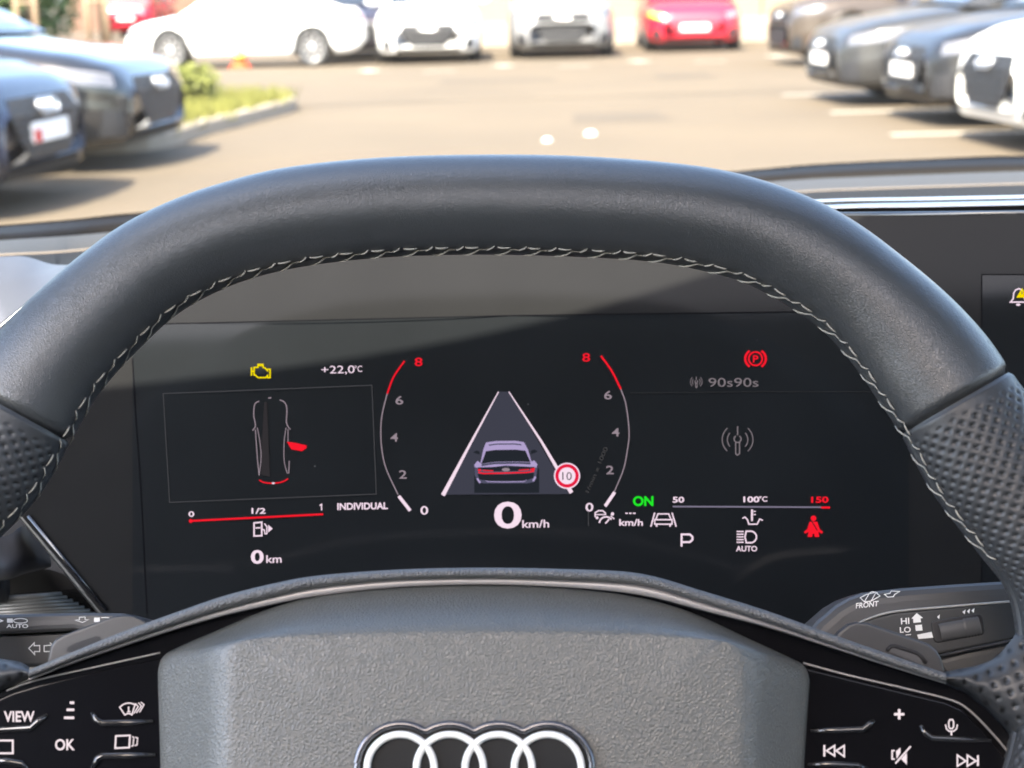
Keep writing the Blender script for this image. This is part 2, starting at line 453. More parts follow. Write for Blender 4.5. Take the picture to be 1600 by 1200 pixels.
KINDS = {   # L, W, H, roof line [(x fraction of L, z)], belt, hood line
 'saloon': dict(L=4.78, W=1.86, H=1.43, top=[(-.5, .66), (-.49, .86), (-.46, 1.0), (-.36, 1.02), (-.1, .96), (.16, .95), (.30, .91), (.42, .82), (.47, .74), (.49, .66), (.5, .56)],
                roof=[(-.43, .99), (-.33, 1.15), (-.22, 1.33), (-.08, 1.42), (.02, 1.43), (.08, 1.40), (.17, 1.2), (.26, .93)], belt=.93),
 'hatch': dict(L=4.32, W=1.80, H=1.46, top=[(-.5, .62), (-.495, .8), (-.47, .98), (-.36, 1.0), (-.1, .96), (.16, .96), (.30, .93), (.42, .85), (.47, .76), (.49, .68), (.5, .56)],
                roof=[(-.49, .98), (-.455, 1.2), (-.40, 1.38), (-.2, 1.45), (0, 1.46), (.07, 1.42), (.17, 1.21), (.27, .94)], belt=.94),
 'suv': dict(L=4.48, W=1.85, H=1.60, top=[(-.5, .66), (-.495, .9), (-.47, 1.08), (-.36, 1.09), (-.1, 1.04), (.16, 1.05), (.30, 1.02), (.42, .96), (.47, .88), (.49, .78), (.5, .6)],
                roof=[(-.485, 1.06), (-.45, 1.3), (-.40, 1.5), (-.2, 1.59), (0, 1.6), (.07, 1.55), (.17, 1.3), (.26, 1.03)], belt=1.03),
}
def make_car(kind, paint, label, loc, heading, group=None, lamp=None, amber=False, plate=None, rings=True, grille_col=None, tail=False, size=1.0):
    """heading: degrees from +X (counter-clockwise) of the nose; loc: ground point under the middle of the nose (or tail)"""
    K = KINDS[kind]; L, Wd, H = K['L'], K['W'], K['H']; hw = Wd/2
    h = R(heading); fwd = Vector((math.cos(h), math.sin(h), 0))
    base = Vector((loc[0], loc[1], 0)) - fwd*(L/2*size*(-1 if tail else 1))
    t = thing('parked_car', label, 'car', base, group); t.rotation_euler = (0, 0, h); t.scale = (size, size, size*(1.13 if size < 1 else 1))
    fx, rx = .31*L, -.28*L; wr = .335*(1.07 if kind == 'suv' else 1)
    bot = [(-.5, .42), (-.48, .30), (-.43, .22), (-.3, .19), (.35, .17), (.45, .17), (.485, .19), (.5, .28)]
    wid = [(-.5, .66), (-.49, .80), (-.46, .90), (-.38, .97), (-.2, 1), (.2, 1), (.36, .985), (.42, .95), (.46, .88), (.485, .78), (.5, .62)]
    sec = [(0, 0), (.45, 0), (.80, 0), (.93, .03), (.985, .14), (1, .34), (1, .5), (.985, .63), (.99, .72), (.965, .83), (.91, .92), (.80, .97), (.55, .99), (.28, 1.0), (0, 1.003)]
    xs = sorted(set([-.5, -.495, -.485, -.47, .47, .485, .495, .5] + [round(-.46+i*.92/56, 4) for i in range(57)]))
    rows = []
    for s in xs:
        zb, zt, ww = lerp_poly(bot, s), lerp_poly(K['top'], s), lerp_poly(wid, s)*hw
        x = s*L; right = []
        for a, b in sec:
            z = zb+(zt-zb)*b
            if a >= .8 and b < .9:
                for wx in (fx, rx):
                    d = abs(x-wx); ra = wr+.055
                    if d < ra: z = max(z, wr+math.sqrt(ra*ra-d*d))
            right.append((a*ww, min(z, zt)))
        rows.append([Vector((x, -y, z)) for y, z in right] + [Vector((x, y, z)) for y, z in reversed(right[1:-1])])
    n = len(rows[0]); v = [p for r_ in rows for p in r_]; f = []
    for i in range(len(rows)-1):
        for k in range(n): f.append((i*n+k, i*n+(k+1) % n, (i+1)*n+(k+1) % n, (i+1)*n+k))
    f += [tuple(range(n)), tuple(reversed(range((len(rows)-1)*n, len(rows)*n)))]
    body = mesh('body', v, f, paint, t, True)
    bvh = BVHTree.FromPolygons(v, f)
    # cabin
    zr = K['roof']; belt = K['belt']; s0, s1 = zr[0][0], zr[-1][0]
    def gw(fr): return hw*(.90-.26*fr)
    cs = np.linspace(s0, s1, 40); rows = []
    def cabin_y(x, z):
        top = lerp_poly(zr, x/L); return gw(max(0, min(1, (z-belt)/(H-belt))))*(1 if True else top)
    for s in cs:
        zt = max(lerp_poly(zr, s), belt+.01); e = []
        for fr in (-.15, .25, .5, .75): 
            z = belt+(zt-belt)*fr; e.append((cabin_y(s*L, z), z))
        yt = cabin_y(s*L, zt)
        e += [(yt*.995, zt-.045*(zt-belt)/(H-belt)), (yt*.93, zt-.012), (yt*.6, zt+.006), (0, zt+.012)]
        rows.append([Vector((s*L, -y, z)) for y, z in e] + [Vector((s*L, y, z)) for y, z in reversed(e[:-1])])
    n = len(rows[0]); v2 = [p for r_ in rows for p in r_]; f2 = []
    for i in range(len(rows)-1):
        for k in range(n-1): f2.append((i*n+k, i*n+k+1, (i+1)*n+k+1, (i+1)*n+k))
    mesh('roof', v2, f2, paint, t, True)
    bvh2 = BVHTree.FromPolygons(v2, f2)
    def patch(name, corners, axis, m, nu=10, nv=6, lift=.006, tree_=bvh, parent=t, orig=None):
        """curved patch: corners in the two free coordinates, dropped on the shell along -axis"""
        pts = []; d = -Vector(axis)
        for j in range(nv+1):
            for i in range(nu+1):
                u, w_ = i/nu, j/nv; a, b, c, e = [Vector(q) for q in corners]
                p = (a*(1-u)+b*u)*(1-w_)+(e*(1-u)+c*u)*w_
                hit = tree_.ray_cast(p-d*3, d)
                q = hit[0] if hit[0] else None
                pts.append(q-d*lift if q else p)
        ff = [(j*(nu+1)+i, j*(nu+1)+i+1, (j+1)*(nu+1)+i+1, (j+1)*(nu+1)+i) for j in range(nv) for i in range(nu)]
        return mesh(name, pts, ff, m, parent, True)
    # windows
    def side_window(s_a, s_b, sg):
        pts, ff = [], []; nn = 12
        for i in range(nn+1):
            s = s_a+(s_b-s_a)*i/nn; zt = lerp_poly(zr, s)-.09
            for z in (belt+.05, max(zt, belt+.052)):
                pts.append((s*L, sg*(cabin_y(s*L, z)+.012), z))
        for i in range(nn): ff.append((2*i, 2*i+1, 2*i+3, 2*i+2))
        mesh('side_window', pts, ff, M_CGLASS, t)
    for sg in (-1, 1):
        side_window(-.39, -.215, sg); side_window(-.205, -.02, sg); side_window(-.01, .21, sg)
    xw0, xw1 = .085*L, (s1-.012)*L
    zz = lambda x: lerp_poly(zr, x/L)
    patch('windscreen', [(xw1, -hw*.76, 0), (xw1, hw*.76, 0), (xw0, hw*.58, 0), (xw0, -hw*.58, 0)], (0, 0, 1), M_CGLASS, 10, 6, .008, bvh2)
    xr0, xr1 = (s0+.012)*L, (-.31 if kind != 'saloon' else -.21)*L
    if kind != 'saloon': xr1 = -.405*L
    patch('rear_window', [(xr0, -hw*.70, 0), (xr0, hw*.70, 0), (xr1, hw*.56, 0), (xr1, -hw*.56, 0)], (0, 0, 1), M_CGLASS, 8, 6, .008, bvh2)
    # lamps, grille, plate
    zn = lerp_poly(K['top'], .47)
    lm_ = lamp or M_LAMPD
    dz = zn-.76
    for sg in (-1, 1):
        ax = Vector((1, sg*.55, 0)).normalized()
        lampo = patch('headlight', [(1.9, sg*hw*.52, .60+dz), (1.9, sg*hw*.98, .66+dz), (1.9, sg*hw*.98, .76+dz), (1.9, sg*hw*.50, .69+dz)], ax, M_AMBER if (amber and sg == amber) else lm_, 8, 4, .01)
        patch('lens_strip', [(1.9, sg*hw*.54, .672+dz), (1.9, sg*hw*.97, .735+dz), (1.9, sg*hw*.97, .75+dz), (1.9, sg*hw*.53, .685+dz)], ax, M_LAMP, 6, 2, .016, parent=lampo)
        patch('side_intake', [(2.2, sg*hw*.66, .24), (2.2, sg*hw*.86, .26), (2.2, sg*hw*.84, .44), (2.2, sg*hw*.72, .42)], (1, 0, 0), M_DARK, 4, 4, .008)
        patch('tail_light', [(-2.2, sg*hw*.45, .80+dz), (-2.2, sg*hw*.99, .80+dz), (-2.2, sg*hw*.99, .93+dz), (-2.2, sg*hw*.45, .90+dz)], Vector((-1, sg*.5, 0)).normalized(), M_TAIL, 8, 4, .01)
        # mirror
        mx = .17*L; bmv = bmesh.new(); bmesh.ops.create_uvsphere(bmv, u_segments=14, v_segments=9, radius=1)
        bmesh.ops.scale(bmv, vec=(.09, .13, .075), verts=bmv.verts); bmesh.ops.translate(bmv, vec=(mx, sg*(hw+.06), belt+.10), verts=bmv.verts)
        me = bpy.data.meshes.new('mirror'); bmv.to_mesh(me); bmv.free(); link('mirror', me, paint, t, True)
        # door seams and handles as thin dark grooves on the flank
        for s in (-.2, .0, .185):
            pts = []
            for z in np.linspace(.3, belt-.02, 8):
                hit = bvh.ray_cast(Vector((s*L, sg*3, z)), Vector((0, -sg, 0)))
                if hit[0]: pts.append(hit[0]+Vector((0, sg*.001, 0)))
            if len(pts) > 2: tube('door_seam', pts, .004, M_DARK, t, 4)
        for s in (-.17, .03):
            hit = bvh.ray_cast(Vector((s*L, sg*3, belt-.16)), Vector((0, -sg, 0)))
            q = hit[0]; box('door_handle', (q.x-.1, q.y-.015, q.z-.014), (q.x+.1, q.y+.015, q.z+.014), paint, t, .008)
        for wx in (fx, rx):
            wt = bpy.data.objects.new('wheel', TY); COL.objects.link(wt); wt.parent = t
            wt.location = (wx, sg*(hw-.115), wr); wt.scale = (wr/.335, sg, wr/.335)
            for nm, me in (('rim', RM), ('brake_disc', BK)):
                o = bpy.data.objects.new(nm, me); COL.objects.link(o); o.parent = wt
    gz0, gz1 = .30, .66+dz
    gm = grille_col or mat('grille_mesh', (.010, .010, .011), .45, bump=[('noise', 90, .8, .02)])
    # hexagonal grille from three stacked patches in one mesh
    pts, ff = [], []; lv = [(gz0, .30), (gz0+.1, .42), (gz1-.1, .53), (gz1, .46)]; nu = 14
    for z, wf in lv:
        for i in range(nu+1):
            y = hw*wf*(2*i/nu-1); hit = bvh.ray_cast(Vector((4, y, z)), Vector((-1, 0, 0)))
            pts.append(hit[0]+Vector((.010, 0, 0)) if hit[0] else Vector((L/2, y, z)))
    for j in range(3):
        for i in range(nu): ff.append((j*(nu+1)+i, j*(nu+1)+i+1, (j+1)*(nu+1)+i+1, (j+1)*(nu+1)+i))
    gr_ = mesh('grille', pts, ff, gm, t, True)
    for q in range(5):
        z = gz0+.05+q*(gz1-gz0-.12)/4.5; wf = .36 if q == 0 else .44
        pp = []
        for i in range(9):
            y = hw*wf*(2*i/8-1); hit = bvh.ray_cast(Vector((4, y, z)), Vector((-1, 0, 0))); pp.append(hit[0]+Vector((.016, 0, 0)))
        tube('grille_bar', pp, .008, M_DARK, gr_, 5)
    if rings:
        zc = gz1-.06
        for k in range(4):
            yc = (k-1.5)*.062
            ring = []
            for i in range(16):
                y, z = yc+.042*math.cos(i*.3927), zc+.042*math.sin(i*.3927); hit = bvh.ray_cast(Vector((4, y, z)), Vector((-1, 0, 0)))
                ring.append(hit[0]+Vector((.03, 0, 0)))
            tube('emblem_ring', ring, .008, M_CHROME, gr_, 6, closed=True)
    patch('lower_lip', [(2.2, -hw*.60, .20), (2.2, hw*.60, .20), (2.2, hw*.6, .25), (2.2, -hw*.6, .25)], (1, 0, 0), M_DARK if not plate == 'nolip' else paint, 10, 2, .01)
    if plate in ('front', 'front_red'):
        hit = bvh.ray_cast(Vector((4, 0, .44)), Vector((-1, 0, 0))); q = hit[0]
        pl = box('number_plate', (q.x-.01, -.26, .385), (q.x+.03, .26, .50), M_PLATE, t, .006)
        if plate == 'front_red': box('plate_badge', (q.x+.0301, -.25, .39), (q.x+.033, -.15, .46), mat('plate_red', (.5, .03, .03), .5), pl)
    if plate == 'rear':
        q = bvh.ray_cast(Vector((-4, 0, .62)), Vector((1, 0, 0)))[0]
        box('number_plate', (q.x-.02, -.26, .56), (q.x+.01, .26, .67), M_PLATE, t, .006)
    return t
def paint(name, c, rough=.25, metal=0): return mat(name, c, rough, metal*.5, coat=.25 if c[0] > .0125 else .55, spec=.5 if c[0] > .0125 else .15)
P_WHITE = paint('paint_white', (.78, .78, .76)); P_BLACK = mat('paint_black', (.010, .0105, .012), .12, coat=1, spec=.3); P_NAVY = paint('paint_navy', (.010, .014, .028))
P_RED = paint('paint_red', (.50, .012, .03)); P_SILVER = paint('paint_silver', (.20, .20, .20), .35, .35); P_GREY = paint('paint_grey', (.032, .032, .032), .3, .4)
P_DGREY = paint('paint_dark_grey', (.014, .014, .015), .3, .3); P_BROWN = paint('paint_brown', (.05, .037, .027), .3, .3); P_PURPLE = paint('paint_plum', (.02, .016, .023))
GL, GR, GF = 'cars parked nose-out along the bays by the island', 'cars parked nose-out along the bays opposite the island', 'cars in the far row'
make_car('saloon', P_BLACK, 'black saloon with gleaming bonnet parked beside the planted island', (-2.50, 11.3), -6, GL)
make_car('saloon', P_NAVY, 'dark blue car with a pale number plate, cut off by the photo\'s edge', (-2.64, 8.95), -6, GL, plate='front_red')
make_car('hatch', P_WHITE, 'white car with a dark grille, nearest of the row opposite the island', (3.38, 11.0), 184, GR, plate='nolip')
make_car('saloon', P_DGREY, 'dark grey saloon between the nearest white car and the grey saloon', (3.37, 13.25), 184, GR, plate='front')
make_car('saloon', P_GREY, 'grey saloon parked just beyond the dark grey one', (3.16, 15.7), 184, GR, plate='front')
make_car('suv', P_BROWN, 'brownish car at the far end of the row beside the beige wall', (4.08, 23.5), 186, GR)
make_car('hatch', P_WHITE, 'white hatchback facing the camera with a dark grille', (-1.27, 26.3), 272, GF)
make_car('suv', P_SILVER, 'silver compact car facing the camera between the white and red hatchbacks', (1.02, 27.3), 270, GF)
make_car('hatch', P_RED, 'bright red hatchback facing the camera with one headlamp coloured amber for a sun reflection', (3.5, 28.9), 268, GF, lamp=M_LAMP, amber=-1, plate='front', rings=False, grille_col=P_RED)
make_car('saloon', P_WHITE, 'white saloon standing side-on behind the traffic cone', (-6.4, 27.1), 183, GF, size=.84)
make_car('hatch', P_PURPLE, 'dark plum car half hidden behind the white saloon\'s tail', (-2.75, 28.6), 268, GF)
make_car('suv', P_RED, 'red car seen from behind in front of the trees', (-11.7, 49), 92, GF, plate='rear', tail=True)

# ================================================================== OWN CAR: cabin shell (roof, pillars, doors) and windscreen
M_LINER = mat('headliner_fabric', (.22, .215, .205), .95)
M_BLACKPL = mat('cabin_black', (.02, .02, .021), .7); M_TRIM = mat('cabin_trim_grey', (.10, .10, .10), .8)
cab = thing('car_cabin', 'cabin shell of the car around the driver with glass roof', 'car interior', (.37, 0, 0))
co = Vector((.37, 0, 0))
def cpt(x, y, z): return Vector((x, y, z))-co
ZR = 1.42
# roof lining with a glass opening: outer ring and inner ring
outer = [(-.36, .30), (.37, .36), (1.10, .30), (1.12, -.5), (1.05, -1.6), (-.31, -1.6), (-.38, -.5)]
def ring(pts, n=56): return catmull([(x, y, 0) for x, y in pts]+[(*pts[0], 0)], n+1)[:-1]
RO = [(-.36, .360), (-.05, .399), (.37, .505), (.74, .50), (1.10, .43), (1.12, -.5), (1.05, -1.6), (.37, -1.65), (-.31, -1.6), (-.38, -.5)]  # unseen front edge, shaped so its shadow falls diagonally on the display
RI = [(-.28, -.03), (.05, -.01), (.37, 0), (.72, -.01), (.98, -.04), (.95, -.2), (.72, -.28), (.37, -.31), (.05, -.31), (-.26, -.3)]  # unseen opening, shaped to keep direct sun off the wheel hub
roofz = lambda x, y: ZR + .03 - .05*((x-.37)/.75)**2 - (.09*max(0, y-.0)/.48 if y > 0 else 0) - (.06*(max(0, -y-.6))**2)
ro = [Vector((*(np.array(a)+(np.array(b)-np.array(a))*0), 0)) for a, b in zip(RO, RI)]
rows = []
for t_ in np.linspace(0, 1, 9):
    r_ = []
    for p, q in zip(ring(RO), ring(RI)):
        x, y = p[0]+(q[0]-p[0])*t_, p[1]+(q[1]-p[1])*t_; r_.append(cpt(x, y, roofz(x, y)))
    rows.append(r_)
loft('roof_lining', rows, M_LINER, cab, closed=True, thick=.02)
def glass_mat(name, col, fac=.05, dust=0):
    m = bpy.data.materials.new(name); m.use_nodes = True; n, l = m.node_tree.nodes, m.node_tree.links
    n.remove(n['Principled BSDF']); out = n['Material Output']
    tr = n.new('ShaderNodeBsdfTransparent'); tr.inputs[0].default_value = (*col, 1)
    gl = n.new('ShaderNodeBsdfGlossy'); gl.inputs['Roughness'].default_value = .01
    mx = n.new('ShaderNodeMixShader'); mx.inputs[0].default_value = fac
    l.new(tr.outputs[0], mx.inputs[1]); l.new(gl.outputs[0], mx.inputs[2])
    last = mx
    if dust:
        df = n.new('ShaderNodeBsdfTranslucent'); df.inputs[0].default_value = (.8, .78, .74, 1)
        m2 = n.new('ShaderNodeMixShader'); m2.inputs[0].default_value = dust
        l.new(mx.outputs[0], m2.inputs[1]); l.new(df.outputs[0], m2.inputs[2]); last = m2
    l.new(last.outputs[0], out.inputs[0]); return m
M_ROOFG = glass_mat('roof_glass', (.90, .84, .77)); M_WSG = glass_mat('windscreen_glass', (.72, .72, .69), .04, .003)
rc = ring(RI); cxr = np.mean(rc, 0); rows = []
for t_ in np.linspace(0, 1, 6):
    rows.append([cpt(*(p[:2]+(cxr[:2]-p[:2])*t_*.999), roofz(*(p[:2]+(cxr[:2]-p[:2])*t_))+.012) for p in rc])
loft('roof_glass', rows, M_ROOFG, cab, closed=True)
# pillars, doors, rear bulkhead, floor
for sx in (-1, 1):
    X = lambda d: .37+sx*d
    tube('windscreen_pillar', [cpt(X(.90), 1.25, .93), cpt(X(.83), .8, 1.17), cpt(X(.76), .38, 1.345), cpt(X(.72), .0, 1.41), cpt(X(.72), -.8, 1.41), cpt(X(.68), -1.6, 1.30)], .05, M_LINER, cab, 10)
    tube('door_pillar', [cpt(X(.84), -.15, .9), cpt(X(.74), -.3, 1.40)], .06, M_LINER, cab, 10)
    box('rear_side_blocker', cpt(min(X(.76), X(.86)), -1.66, .935), cpt(max(X(.76), X(.86)), -.45, 1.40), M_TRIM, cab, .02)  # unseen, added over the rear side windows to cut light from behind
    box('door_panel', cpt(min(X(.84), X(.90)), -1.5, .25), cpt(max(X(.84), X(.90)), 1.3, .93), M_TRIM, cab, .02)
box('cabin_floor', cpt(-.52, -1.7, .22), cpt(1.26, 1.4, .26), M_TRIM, cab)
box('rear_bulkhead', cpt(-.5, -1.75, .26), cpt(1.24, -1.66, 1.32), M_TRIM, cab, .02)  # unseen, raised nearly to the roof to cut light from behind
box('front_bulkhead', cpt(-.5, 1.35, .26), cpt(1.24, 1.4, .90), M_BLACKPL, cab, .02)
# driver's seat behind the lens
M_SEAT = mat('seat_leather', (.10, .10, .10), .5)
st = thing('driver_seat', 'grey leather driver seat', 'car seat', (0, -.2, .26))
def sm_box(name, lo, hi, m, parent): 
    o = box(name, lo, hi, m, parent, .05); return o
sm_box('cushion', (-.26, -.1, .05), (.26, .42, .24), M_SEAT, st)
sm_box('backrest', (-.25, -.38, .25), (.25, -.2, .80), M_SEAT, st)

# windscreen with dotted band
ws = thing('windscreen', 'slightly dusty windscreen above the dashboard with a dotted black lower band', 'windscreen', (.37, 1.2, .98))
wo = Vector((.37, 1.2, .98))
FR = [(-220, 380, .93), (-100, 367, .97), (0, 358, 1.01), (110, 349, 1.06), (219, 338, 1.10), (500, 318, 1.18), (800, 300, 1.25), (1150, 272, 1.30), (1300, 260, 1.31), (1492, 251, 1.30), (1600, 249, 1.29), (1800, 250, 1.27), (2300, 262, 1.2)]
fr = [PY(*p) for p in catmull(FR, 60)]
FB = [(-220, 401, .90), (-100, 390, .94), (0, 380, .97), (90, 372, 1.02), (180, 364, 1.06), (500, 336, 1.14), (800, 316, 1.21), (1195, 287, 1.26), (1300, 281, 1.265), (1450, 275, 1.26), (1600, 270, 1.25), (1800, 267, 1.23), (2300, 275, 1.16)]
fb = [PY(*p) for p in catmull(FB, 60)]
hdr = [Vector((-.34+i/59*1.42, lerp_poly([(p[0], p[1]) for p in RO[:5]], -.34+i/59*1.42)-.004, 1.36)) for i in range(60)]
def up_glass(t_): return [a.lerp(b, t_)+Vector((0, .06*math.sin(math.pi*t_), .05*math.sin(math.pi*t_))) for a, b in zip(fr, hdr)]
loft('glass', [[p-wo for p in up_glass(k/8)] for k in range(9)], M_WSG, ws)
M_FRIT = mat('frit_ceramic', (.008, .0065, .005), .6, spec=.1)
loft('frit_band', [[p-wo for p in fr], [p-wo for p in fb]], M_FRIT, ws, thick=.003)
# dots at the band's upper rim
v, f = [], []
up = Vector((0, -.3, 1)).normalized()
L_ = 0; prevp = fr[0]
dense = []
for i in range(59):
    for k in range(8): dense.append((fr[i].lerp(fr[i+1], k/8), (fb[i]-fr[i]).normalized()))
for i, (p, dn) in enumerate(dense):
    for r_ in range(2):
        c = p - dn*(.0035+.0055*r_) + (dense[min(i+1, len(dense)-1)][0]-p)*(.5*r_) + Vector((0, -.002, .0))-wo
        s = (.0019, .0012)[r_]; b = len(v)
        for k in range(6): v.append(c+Vector((s*math.cos(k*1.047), 0, s*math.sin(k*1.047))))
        f.append(tuple(range(b, b+6)))
do = mesh('frit_dots', v, f, M_FRIT, ws); do['kind'] = 'stuff'

# ================================================================== dashboard
M_PAD = mat('dash_pad', (.010, .0095, .009), .75, spec=.15, bump=[('grain', 420, .35, .0006)])
M_PADL = mat('dash_pad_edge_sunlit', (.036, .033, .028), .55, spec=.3, bump=[('grain', 500, .2, .0005)])  # lighter copy of the pad colour, painting its sunlit edge
M_ALU = mat('satin_aluminium', (.72, .71, .69), .28, metal=1)
M_GLOSS = mat('piano_black', (.008, .008, .010), .06, coat=1)
M_SATIN = mat('satin_silver', (.06, .062, .07), .45, metal=.3)
db = thing('dashboard', 'dark dashboard pad with edge strip coloured paler as if sunlit and silver trim behind the steering wheel', 'dashboard', (.37, 1.0, .9))
do_ = Vector((.37, 1.0, .9))
def row(pts, n=60, dz=0): return [PY(*p)-do_+Vector((0, 0, dz)) for p in catmull(pts, n)]
r1 = row(FB, dz=-.002)
R2 = [(-220, 420, .84), (-100, 407, .88), (0, 397, .91), (80, 393, .96), (160, 386, 1.0), (500, 352, 1.07), (800, 332, 1.13), (1229, 300, 1.17), (1350, 294, 1.17), (1500, 289, 1.165), (1600, 286, 1.16), (1800, 282, 1.14), (2300, 290, 1.08)]
R3 = [(-220, 410, .78), (-100, 402, .78), (0, 400, .79), (78, 411, .80), (120, 413, .82), (500, 375, .84), (800, 350, .85), (1276, 318, .86), (1400, 315, .86), (1500, 313, .86), (1600, 311, .86), (1800, 308, .86), (2300, 310, .84)]
r2, r3 = row(R2), row(R3)
mid = [a.lerp(b, .5)+Vector((0, 0, .006)) for a, b in zip(r1, r2)]
loft('pad_edge_highlight', [r1, mid, r2], M_PADL, db)
loft('upper_pad', [[p-Vector((0, 0, .001)) for p in r2], [a.lerp(b, .5)+Vector((0, 0, -.006)) for a, b in zip(r2, r3)], r3], M_PAD, db)
# silver trim line above the display
T1 = [(300, 388, .80), (760, 354, .80), (1000, 340, .80), (1276, 320.5, .80), (1450, 316, .80), (1600, 313, .80), (1800, 309, .80)]
T2 = [(300, 395, .79), (760, 361, .79), (1000, 347, .79), (1276, 327, .79), (1450, 323.5, .79), (1600, 320.5, .79), (1800, 316, .79)]
T3 = [(300, 398, .80), (760, 364, .80), (1000, 351, .80), (1276, 331, .80), (1450, 329, .80), (1600, 326.5, .80), (1800, 322, .80)]
t1, t2, t3 = row(T1, 40), row(T2, 40), row(T3, 40)
tm = [a.lerp(b, .5)+Vector((0, -.004, 0)) for a, b in zip(t1, t2)]
loft('silver_trim', [[p+Vector((0, .02, 0)) for p in t1], t1, tm, t2, [p+Vector((0, .02, 0)) for p in t2]], M_ALU, db)
loft('trim_groove', [[p+Vector((0, .012, .002)) for p in t2], [p+Vector((0, .015, -.004)) for p in t3]], M_BLACKPL, db)
# satin panel at the dashboard's end, coloured lighter for sky reflected in gloss trim
A_ = [(-220, 411, .775), (-100, 403, .775), (0, 401, .785), (40, 401, .79), (78, 412, .795), (108, 414, .80), (180, 412, .80), (300, 400, .81)]
B_ = [(-220, 640, .70), (-100, 585, .70), (0, 514, .715), (30, 490, .72), (60, 466, .725), (100, 443, .73), (180, 420, .73), (300, 402, .74)]
loft('end_panel', [row(A_, 30), [a.lerp(b, .5)+Vector((0, -.01, .004)) for a, b in zip(row(A_, 30), row(B_, 30))], row(B_, 30)], M_SATIN, db)
# black backing under the pad so that nothing shows through
box('carrier', Vector((-.48, .80, .35))-do_, Vector((1.22, .95, .93))-do_, M_BLACKPL, db)
box('knee_panel', Vector((-.48, .74, .3))-do_, Vector((1.22, .80, .70))-do_, M_BLACKPL, db)

# air vent and switch panel left of the display
av = thing('air_vent', 'silver edged air vent at the dashboard end below the perforated grip', 'air vent', PY(40, 890, .66))
ao = PY(40, 890, .66)
def vrow(pts, n=14): return [PY(*p)-ao for p in catmull(pts, n)]
loft('silver_blade', [vrow([(-90, 800, .64), (0, 838, .645), (40, 822, .66), (78, 868, .68)]), vrow([(-90, 850, .62), (0, 880, .625), (40, 866, .64), (80, 880, .665)]), vrow([(-90, 905, .62), (0, 902, .625), (40, 890, .64), (80, 884, .665)]), vrow([(-90, 912, .65), (0, 908, .65), (40, 896, .66), (80, 886, .675)])], M_SATIN, av)
loft('duct', [vrow([(-90, 905, .66), (0, 903, .66), (60, 888, .69), (110, 900, .70)]), vrow([(-90, 950, .70), (0, 948, .70), (60, 940, .70), (130, 935, .70)])], M_BLACKPL, av)
tube('vent_vane', [PY(-60, 922, .655)-ao, PY(8, 918, .655)-ao], .007, M_BLACKPL, av, 10)
M_RIB = mat('ribbed_trim', (.20, .195, .175), .4, metal=.4)
for k in range(7):
    y0 = 929+k*5.2
    tube('rib', [PY(-40, y0+10, .655)-ao, PY(50, y0+3.5, .66)-ao, PY(min(95+k*9, 150), y0, .67)-ao], .0011 if k else .0014, M_RIB, av, 6)
loft('rib_backing', [vrow([(-60, 935, .668), (50, 926, .672), (140, 918, .68)]), vrow([(-60, 1000, .668), (50, 995, .672), (190, 990, .68)])], M_PAD, av)

# ================================================================== curved display panel
dp = thing('dashboard_display', 'wide curved black dashboard screen showing car gauges and warning symbols', 'display', D_O)
def Dl(lift): return lambda x, y: D(x, y, lift)-D_O
def glassy(name, col, rough, speck=True, spec=.5):
    m = mat(name, col, rough, spec=spec)
    if speck:
        n, l = m.node_tree.nodes, m.node_tree.links; b = n['Principled BSDF']; tc = [x for x in n if x.type == 'TEX_COORD'][0]
        vo = n.new('ShaderNodeTexVoronoi'); vo.inputs['Scale'].default_value = 60; l.new(tc.outputs['Object'], vo.inputs['Vector'])
        rp = n.new('ShaderNodeMapRange'); rp.inputs[1].default_value = .01; rp.inputs[2].default_value = .03; rp.inputs[3].default_value = 1; rp.inputs[4].default_value = 0
        l.new(vo.outputs['Distance'], rp.inputs[0])
        sp = n.new('ShaderNodeSeparateColor'); l.new(vo.outputs['Color'], sp.inputs[0])
        gt = n.new('ShaderNodeMath'); gt.operation = 'GREATER_THAN'; gt.inputs[1].default_value = .55; l.new(sp.outputs[0], gt.inputs[0])
        mu = n.new('ShaderNodeMath'); mu.operation = 'MULTIPLY'; l.new(rp.outputs[0], mu.inputs[0]); l.new(gt.outputs[0], mu.inputs[1])
        no = n.new('ShaderNodeTexNoise'); no.inputs['Scale'].default_value = 14; no.inputs['Detail'].default_value = 6; l.new(tc.outputs['Object'], no.inputs['Vector'])
        m1 = n.new('ShaderNodeMix'); m1.data_type = 'RGBA'; m1.inputs[6].default_value = (*[c*.75 for c in col], 1); m1.inputs[7].default_value = (*[c*1.25 for c in col], 1)
        l.new(no.outputs['Fac'], m1.inputs[0])
        m2 = n.new('ShaderNodeMix'); m2.data_type = 'RGBA'; m2.inputs[7].default_value = (.09, .09, .085, 1)
        l.new(mu.outputs[0], m2.inputs[0]); l.new(m1.outputs[2], m2.inputs[6]); l.new(m2.outputs[2], b.inputs['Base Color'])
    return m
M_DGLASS = glassy('display_border_glass', (.0125, .0125, .0125), .10, spec=.07)
M_DACT = glassy('display_screen_glass', (.0090, .0100, .0108), .06, spec=.14)
TOP = [(-70, 610), (-40, 560), (0, 512), (54, 468), (140, 425), (250, 396), (400, 374), (600, 360), (800, 352), (1100, 342), (1310, 335.5), (1600, 333), (1800, 331), (2100, 332)]
BOT = [(-70, 685), (35, 808), (157, 956), (200, 1000), (260, 1020), (2100, 1020)]
xs = sorted(set([-70, -40, 0, 35, 54, 157, 200, 260] + list(range(-60, 2101, 60))))
